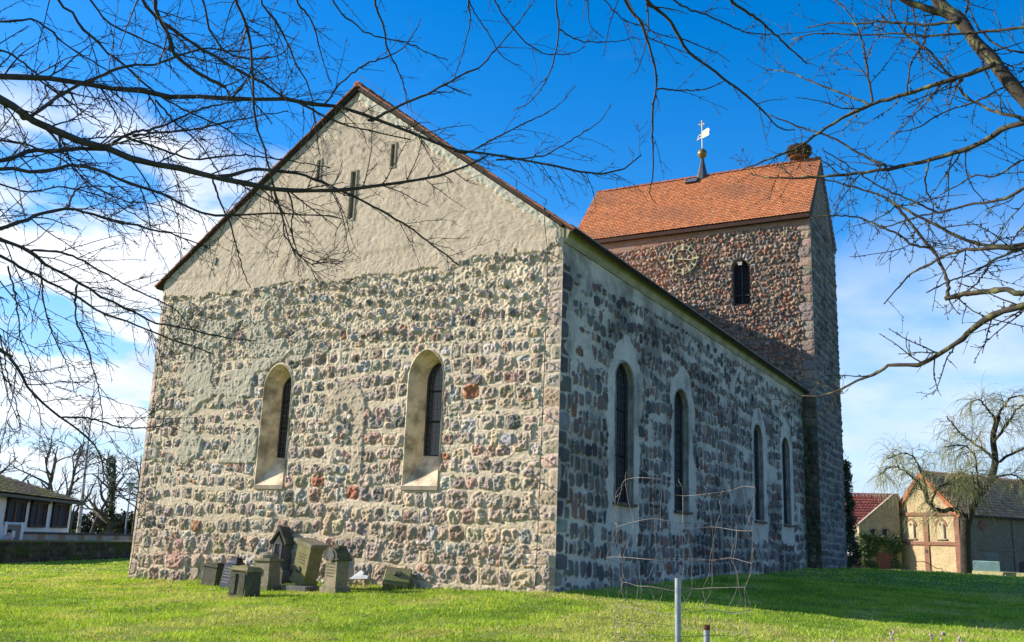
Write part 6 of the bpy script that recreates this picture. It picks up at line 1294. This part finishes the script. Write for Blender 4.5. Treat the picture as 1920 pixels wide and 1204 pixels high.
for u in (0, 5.2, 10.4): Sd.rect(u, zb0, u+.38, he-.22, 0, .07)
Sd.build('brick_band', M_DB, barn)
Sd.panel([(2.2, lin(zb0, he, .74)), (2.65, lin(zb0, he, .83)), (2.2, lin(zb0, he, .92)), (1.75, lin(zb0, he, .83))], 0, .05); Sd.build('brick_diamond', M_RB, barn)
Sd.panel([(2.5, lin(zb0, he, .30)), (3.6, lin(zb0, he, .31)), (3.5, lin(zb0, he, .40)), (3.1, lin(zb0, he, .43)), (2.4, lin(zb0, he, .42))], 0, .02); Sd.build('plaster_patch', plain('pale_patch', (.22, .22, .21), .9, (.14, .13, .12), 3), barn)
Sd.panel(arch_pts(3.0, .55, zb0, lin(zb0, he, .22), lin(zb0, he, .28)), 0, .03); Sd.build('door', M_IRON, barn)
Sd.panel(arch_pts(6.6, .9, zb0, lin(zb0, he, .26), lin(zb0, he, .30)), 0, .05); Sd.build('door', plain('dark_red_door', (.09, .03, .03), .8), barn)
ridge0 = B0+gdir*ap+UPZ*hr; eav0 = B0+UPZ*(he-.12)-gdir*.35; sv = ridge0+UPZ*.1-eav0; sv = sv-(sv@ld)*ld; ls_ = np.linalg.norm(sv); sv /= ls_
PAL_BARN = [(.48, .24, .13), (.56, .28, .14), (.40, .19, .11), (.50, .29, .15), (.62, .32, .16)]
def barnmoss(uu, vv, c, r):
    k = np.clip(np.sin(uu*.8+2)*np.cos(vv*1.3+uu)*.9+r.normal(0, .3, len(uu))-.10-uu*.12, 0, .35)[:, None]; return c*(1-k)+np.array((.15, .14, .045))*k
mb = MB(); tile_roof(mb, eav0-ld*.18, ld, sv, bl_len+.3, ls_, tw=.24, ex=.30, th=.045, pal=PAL_BARN, seed=6, moss=barnmoss); mb.build('roof', M_TILE, barn, col=True)
mb = MB(); eavL = B0+gdir*(bw_+.3)+UPZ*(he-.1); mb.poly([eavL-ld*.15, ridge0-ld*.15+UPZ*.1, ridge0+ld*bl_len+UPZ*.1, eavL+ld*bl_len], col=PAL_BARN[0]); mb.poly([B0+ld*bl_len+UPZ*zb0, B0+ld*bl_len+UPZ*he, ridge0+ld*bl_len, B0+gdir*bw_+ld*bl_len+UPZ*he, B0+gdir*bw_+ld*bl_len+UPZ*zb0]); mb.poly([B0+gdir*bw_+UPZ*zb0, B0+gdir*bw_+UPZ*he, B0+gdir*bw_+ld*bl_len+UPZ*he, B0+gdir*bw_+ld*bl_len+UPZ*zb0]); mb.build('roof_rear', M_DB, barn, col=True)
mb = MB(); a = eav0-ld*.1+UPZ*-.02-gdir*.04; mb.tube([a, a+ld*bl_len], .06, 8); mb.build('gutter', M_IRON, barn)
# outbuilding with half gable, left of the barn
oD = 66.0; oa = pix(1614, 1070, oD); ob = pix(1692, 1074, oD-.2); oz = gz(oa[0], oa[1])-.1; od = hdir(oa, ob); on = np.array([od[1], -od[0], 0]); on = on if on@(CP-oa) > 0 else -on
O0 = np.array([oa[0], oa[1], 0.]); ow = np.linalg.norm((ob-oa)[:2]); z1_ = pix(1614, 985, oD)[2]; z2_ = pix(1684, 926, oD)[2]
outb = thing('outbuilding', 'small yellow brick outbuilding with sloping parapet and two arched windows above ivy', 'outbuilding', (O0[0], O0[1], oz))
H_ = FB(O0, od, on); H_.panel([(0, oz), (ow, oz), (ow, z2_), (ow*.9, z2_), (0, z1_)], -.4, 0); H_.build('gable_wall', M_YB, outb)
H_.panel([(-.05, z1_-.02), (ow*.9, z2_), (ow*.9, z2_+.08), (-.05, z1_+.08)], -.42, .05); H_.build('coping', M_SILL, outb)
for px in (1641, 1664):
    uc = (px-1614)/78*ow; zc0 = pix(px, 1004, oD)[2]; H_.panel(arch_pts(uc, .30, zc0, zc0+.35, zc0+.55), 0, .05); H_.build('window_surround', M_SILL, outb); H_.panel(arch_pts(uc, .22, zc0, zc0+.30, zc0+.45), .05, .055); H_.build('window', M_IRON, outb); H_.panel([(uc+.06, zc0+.02), (uc+.2, zc0+.02), (uc+.2, zc0+.34), (uc+.1, zc0+.36)], .055, .06); H_.build('window_infill', M_YB, outb)
mb = MB(); q = O0+UPZ*0; mb.poly([H_.P(0, z1_-.1, -.41), H_.P(ow*.95, z2_-.05, -.41), H_.P(ow*.95, z2_-.05, -1.6), H_.P(0, z1_-.1, -1.6)]); mb.poly([H_.P(0, oz, -.4), H_.P(0, z1_-.1, -.4), H_.P(0, z1_-.1, -1.6), H_.P(0, oz, -1.6)]); mb.poly([H_.P(ow, oz, -.4), H_.P(ow, z2_, -.4), H_.P(ow, z2_, -1.6), H_.P(ow, oz, -1.6)]); mb.build('rear_walls', M_DB, outb, col=True)
u0, u1 = (1645-1614)/78*ow, (1673-1614)/78*ow; H_.rect(u0, oz, u1, pix(1650, 1036, oD)[2], 0, .10); H_.build('door', plain('red_brown_door', (.22, .075, .05), .8, (.16, .06, .04), 4), outb)
# ivy over its front
iv = thing('ivy', 'green ivy draped over the outbuilding front around the red brown door', 'ivy', (O0[0], O0[1], oz)); r = np.random.default_rng(15); mb = MB()
IVL = [(.10, .17, .045), (.07, .12, .035), (.14, .20, .07), (.045, .08, .025)]
zi_ = pix(1650, 1001, oD)[2]
for k in range(150):
    px = r.uniform(1614, 1690); zlo = oz; zz_ = r.uniform(oz+.1, zi_-.1); 
    if 1642 < px < 1676 and zz_ < pix(1650, 1034, oD)[2]: continue
    c_ = H_.P((px-1614)/78*ow, zz_+.1*math.sin(px*.3), .18); leaf_cloud(mb, c_, (.26, .16, .24), 60, .065, r, IVL, .2)
mb.build('foliage', M_LEAF, iv, col=True); MB().tube([H_.P(.3, oz, .06), H_.P(.4, oz+1, .06), H_.P(.9, zi_-.3, .06)], .04, 5).build('stem', BARKF, iv)
# red roofed house behind
rD = 78.0; ra = pix(1540, 1072, rD); rb_ = pix(1700, 1072, rD-2); rz0 = -.3; rd_ = hdir(ra, rb_); rn = np.array([rd_[1], -rd_[0], 0]); rn = rn if rn@(CP-ra) > 0 else -rn
R0 = np.array([ra[0], ra[1], 0.]); rw = np.linalg.norm((rb_-ra)[:2]); zre = pix(1600, 1009, rD)[2]; zrr = pix(1620, 930, rD+4)[2]
rh = thing('house', 'house with broad dark red tiled roof and white wall seen beside the tower', 'house', (R0[0], R0[1], rz0))
K = FB(R0, rd_, rn); K.rect(0, rz0, rw, zre+.1, -7.8, 0); K.build('wall', M_HW, rh)
sv2 = -rn*4.2+UPZ*(zrr-zre); l2 = np.linalg.norm(sv2); sv2 /= l2; mb = MB(); tile_roof(mb, R0+rn*.35+UPZ*(zre-.15), rd_, sv2, rw, l2+.3, tw=.26, ex=.36, th=.045, pal=[(.16, .045, .035), (.13, .038, .03), (.19, .055, .04)], seed=8); mb.build('roof', M_TILE, rh, col=True)
mb = MB(); mb.poly([K.P(0, zre, -7.9), K.P(rw, zre, -7.9), K.P(rw, zrr, -4), K.P(0, zrr, -4)]); mb.poly([K.P(rw, zre, 0), K.P(rw, zre, -7.9), K.P(rw, zrr, -4)]); mb.build('roof_rear', M_UNDER, rh)
K.rect((1603-1540)/160*rw, rz0, (1611-1540)/160*rw, pix(1606, 1018, rD)[2], 0, .04); K.build('door', plain('dark_door', (.06, .07, .08), .6), rh)
# low brick wall piece by the tower
lw0 = pix(1600, 1062, 64); lw1 = pix(1617, 1063, 64); rbw = thing('brick_wall', 'short red brick garden wall between tower and outbuilding', 'wall', (lw0[0], lw0[1], oz)); W3 = FB(np.array([lw0[0]-2, lw0[1], 0]), hdir(lw0, lw1), on); W3.rect(0, oz-.2, 2.7, pix(1605, 1042, 64)[2], -.3, 0); W3.build('brickwork', M_RB, rbw)
# ivy on the tower corner
ti = thing('ivy', 'dark ivy climbing the far corner of the stone tower', 'ivy', (TX, TY+TD, .3)); r = np.random.default_rng(25); mb = MB()
for k in range(90):
    z = .4+4.6*(k/90)**1.0; wdt = .42*(1-k/90)+.10; c_ = np.array([TX+.05+r.uniform(-.1, wdt*.8), TY+TD+.1+r.uniform(-.2, .35), z+.1]); leaf_cloud(mb, c_, (.18, .2, .2), 70, .05, r, [(.03, .055, .016), (.02, .04, .014), (.045, .075, .02)], .2)
mb.build('foliage', M_LEAF, ti, col=True)
c2, q2 = grow(np.random.default_rng(3), resample(np.array([(TX+.1, TY+TD+.15, .3), (TX+.2, TY+TD+.2, 3), (TX+.15, TY+TD+.2, 5.4)]), 12)[None], np.full((1, 12), .03), 5, (.3, .8), 50, N=6, grav=(.03, 0, .08), wig=.2, rk=.4, rmin=.008); mb = MB(); mb.tubes(c2, q2, 3); mb.tube([(TX+.1, TY+TD+.15, .3), (TX+.15, TY+TD+.2, 5)], .03, 5); mb.build('stems', BARKF, ti)
# willow
wD = 57.0; wb = pix(1812, 1080, wD); wb[2] = gz(wb[0], wb[1])-.1
willow = thing('willow_tree', 'bare weeping willow with thick dark leaning trunk in front of the barn', 'tree', wb); WB = plain('willow_bark', (.028, .024, .02), .95, (.05, .042, .033), 3, 12, 1, .06); WT = plain('willow_twig', (.40, .38, .17), .8, (.20, .20, .09), 2); WT2 = plain('willow_twig_dark', (.10, .095, .05), .9)
def pl(spec, n=16): return [(wD+d0, wD+d1, a, b, p) for d0, d1, a, b, p in spec]
mb = MB(); trk = [(0, 0, 20, 17, [(1812, 1082), (1811, 1040), (1810, 1000), (1812, 965)]), (0, .5, 17, 9, [(1811, 985), (1822, 950), (1838, 925), (1858, 898), (1866, 862), (1862, 820), (1872, 780)])]
P, Q = mains(pl(trk), 20); mb.tubes(P[:1], Q[:1]*1.0, 12); mb.tubes(P[1:], Q[1:], 10); mb.build('trunk', WB, willow, smooth=True)
lm = [(0, -1, 14, 8, [(1812, 972), (1790, 955), (1765, 958), (1745, 947), (1737, 935), (1736, 915)]), (-1, -2, 7, 3, [(1740, 935), (1725, 910), (1700, 885), (1670, 875), (1655, 890)]), (-1, -1.5, 6, 3, [(1737, 915), (1725, 880), (1715, 860), (1690, 850), (1665, 860)]),
      (-1, 0, 6, 3, [(1745, 945), (1760, 915), (1790, 900), (1820, 895)]), (0, 1, 8, 3, [(1866, 862), (1840, 840), (1815, 825), (1790, 800), (1775, 780)]), (0, 1, 8, 3, [(1862, 830), (1885, 800), (1905, 770), (1930, 755), (1960, 760)]), (.3, 1, 8, 3, [(1868, 790), (1850, 765), (1835, 750), (1820, 755)]), (.3, -.5, 7, 3, [(1872, 780), (1890, 750), (1910, 742), (1940, 748)]),
      (0, 1.5, 8, 3, [(1866, 870), (1900, 850), (1930, 840), (1965, 850)]), (0, -1, 6, 3, [(1850, 905), (1880, 890), (1910, 895), (1935, 915)]), (-.5, -1.5, 6, 3, [(1820, 955), (1835, 925), (1832, 890), (1825, 850), (1800, 835), (1770, 838)]), (0, -1, 5, 3, [(1828, 940), (1826, 910), (1822, 885)])]
lm = [(a, b, c*.72, d*.8, e) for a, b, c, d, e in lm]
P, Q = mains(pl(lm), 18, .03, np.random.default_rng(4)); mb = MB(); mb.tubes(P, Q, 7); r = np.random.default_rng(9)
c1, q1 = grow(r, P, Q, 2.4, (.6, 1.7), 50, N=9, grav=(0, 0, -.05), wig=.14, rk=.4, rmin=.012, maxr=.04, t0=.2); mb.tubes(c1, q1, 4); mb.build('limbs', WB, willow)
PP = np.vstack([resample(p, 9)[None] for p in P]); QQ = Q[:, ::2]; src = np.concatenate([PP, c1]); sq = np.concatenate([QQ, q1])
c2, q2 = grow(r, src, sq, 5.0, (.6, 1.7), 48, N=10, grav=(0, 0, -.11), wig=.11, rk=.45, rmin=.012, maxr=.02, t0=.1); c3, q3 = grow(r, c2, q2, 6.5, (.6, 2.3), 34, N=9, grav=(0, 0, -.22), wig=.07, rk=.6, rmin=.0095)
mb = MB(); mb.tubes(c2, q2, 3); mb.build('hanging_branches', WT2, willow); mb = MB(); mb.tubes(c3, q3, 3); mb.build('hanging_twigs', WT, willow)
# things by the barn
cA = pix(1849, 1074, 59.5); cz_ = gz(cA[0], cA[1]); cont = thing('tarpaulin_crate', 'pale green covered crate standing by the dark barn wall', 'crate', (cA[0], cA[1], cz_)); cw = 45/FPX*59.5; ch = 28/FPX*59.5
mb = MB(); mb.box((cA[0], cA[1]+.6, cz_+ch/2+.12), (cw, 1.2, ch), rz=-va, bev=.05); mb.build('cover', plain('green_tarp', (.22, .36, .33), .6, (.15, .25, .24), 1.4, 8, .6, .05), cont); mb = MB(); mb.box((cA[0], cA[1]+.6, cz_+.05), (cw*1.02, 1.25, .16), rz=-va); mb.build('pallet', M_WF, cont)
wA = pix(1822, 1079, 58.5); wB = pix(1925, 1090, 55.5); wdd = hdir(wA, wB); kw = thing('retaining_wall', 'low pale mossy retaining wall along the lawn edge at right', 'wall', (wA[0], wA[1], cz_-.3)); nn = np.array([wdd[1], -wdd[0], 0]); nn = nn if nn@(CP-wA) > 0 else -nn
k0 = np.array([wA[0], wA[1], 0]); zA = pix(1822, 1070, 58.5)[2]; mb = MB(); mb.prism([k0+UPZ*(zA-1), k0+nn*.05+UPZ*zA, k0-nn*.8+UPZ*(zA+.02), k0-nn*.8+UPZ*(zA-1)], wdd*6); mb.build('masonry', plain('pale_wall', (.36, .33, .19), .95, (.22, .23, .09), 2.2, 9, .8, .06), kw)
hA_ = pix(1716, 1073, 60); hr_ = thing('handrail', 'thin dark tubular handrail in front of the barn gable', 'handrail', (hA_[0], hA_[1], hA_[2]-.2)); mb = MB(); mb.tube([pix(1717, 1078, 60), pix(1717, 1053, 60), pix(1733, 1053, 60), pix(1757, 1066, 60), pix(1766, 1066, 60), pix(1769, 1078, 60)], .022, 6); mb.tube([pix(1717, 1065, 60), pix(1717, 1050, 60)], .02, 5); mb.build('rail', M_IRON, hr_)
for i, (px, D, lab) in enumerate(((1700, 61, 'low rough mound of grass and stones left of the handrail'), (1780, 59, 'low rough mound of grass and stones right of the handrail'))):
    c_ = pix(px, 1078, D); z = gz(c_[0], c_[1]); t = thing('shrub_bed', lab, 'plant bed', (c_[0], c_[1], z)); r = np.random.default_rng(60+i); mb = MB()
    for k in range(14): leaf_cloud(mb, np.array([c_[0]+r.uniform(-1.5, 1.5), c_[1]+r.uniform(-.3, .3), z+.1]), (.35, .3, .12), 60, .06, r, [(.22, .22, .06), (.14, .17, .05), (.3, .26, .14)], .3)
    mb.build('foliage', M_LEAF, t, col=True)
# distant bare trees on the horizon at right
for i, (px, D, H, lab) in enumerate(((1602, 110, 8.5, 'distant bare tree beside the tower ivy'), (1632, 125, 8, 'distant bare tree above the red roof'), (1950, 90, 12, 'bare tree behind the barn at the right edge'))):
    bare_tree(px, 1055, D, H, lab, seed=80+i, zb=-.4, forks=6, spread=.4, trunk_r=.2)
# small daisies and fallen twigs on the lawn
r = np.random.default_rng(77); n = 260; x = r.uniform(-14, 8, n); y = r.uniform(-11, -.6, n); z = gz(x, y)
mb = MB()
for k in range(n): mb.lathe([(.0, .0), (.012, .003), (.010, .007), (0, .009)], (x[k], y[k], z[k]+r.uniform(.02, .05)), 6)
o = mb.build('daisies', plain('daisy', (.75, .74, .68), .8)); o['kind'] = 'stuff'; tag(o, 'tiny white daisies dotted over the sunny lawn', 'daisies')
n = 130; x = r.uniform(-13, 7, n); y = r.uniform(-11, -.3, n); a = r.uniform(0, 6.28, n); l = r.uniform(.05, .28, n); z = gz(x, y)
PP = np.stack([np.stack([x-np.cos(a)*l/2, y-np.sin(a)*l/2, z+.02], 1), np.stack([x+r.normal(0, .01, n), y+r.normal(0, .01, n), z+.05], 1), np.stack([x+np.cos(a)*l/2, y+np.sin(a)*l/2, z+.03], 1)], 1)
mb = MB(); mb.tubes(PP, np.tile([.003, .005, .002], (n, 1)), 4); o = mb.build('fallen_twigs', plain('fallen_twig', (.16, .11, .07), .9)); o['kind'] = 'stuff'; tag(o, 'brown fallen twigs lying in the lawn', 'twigs')
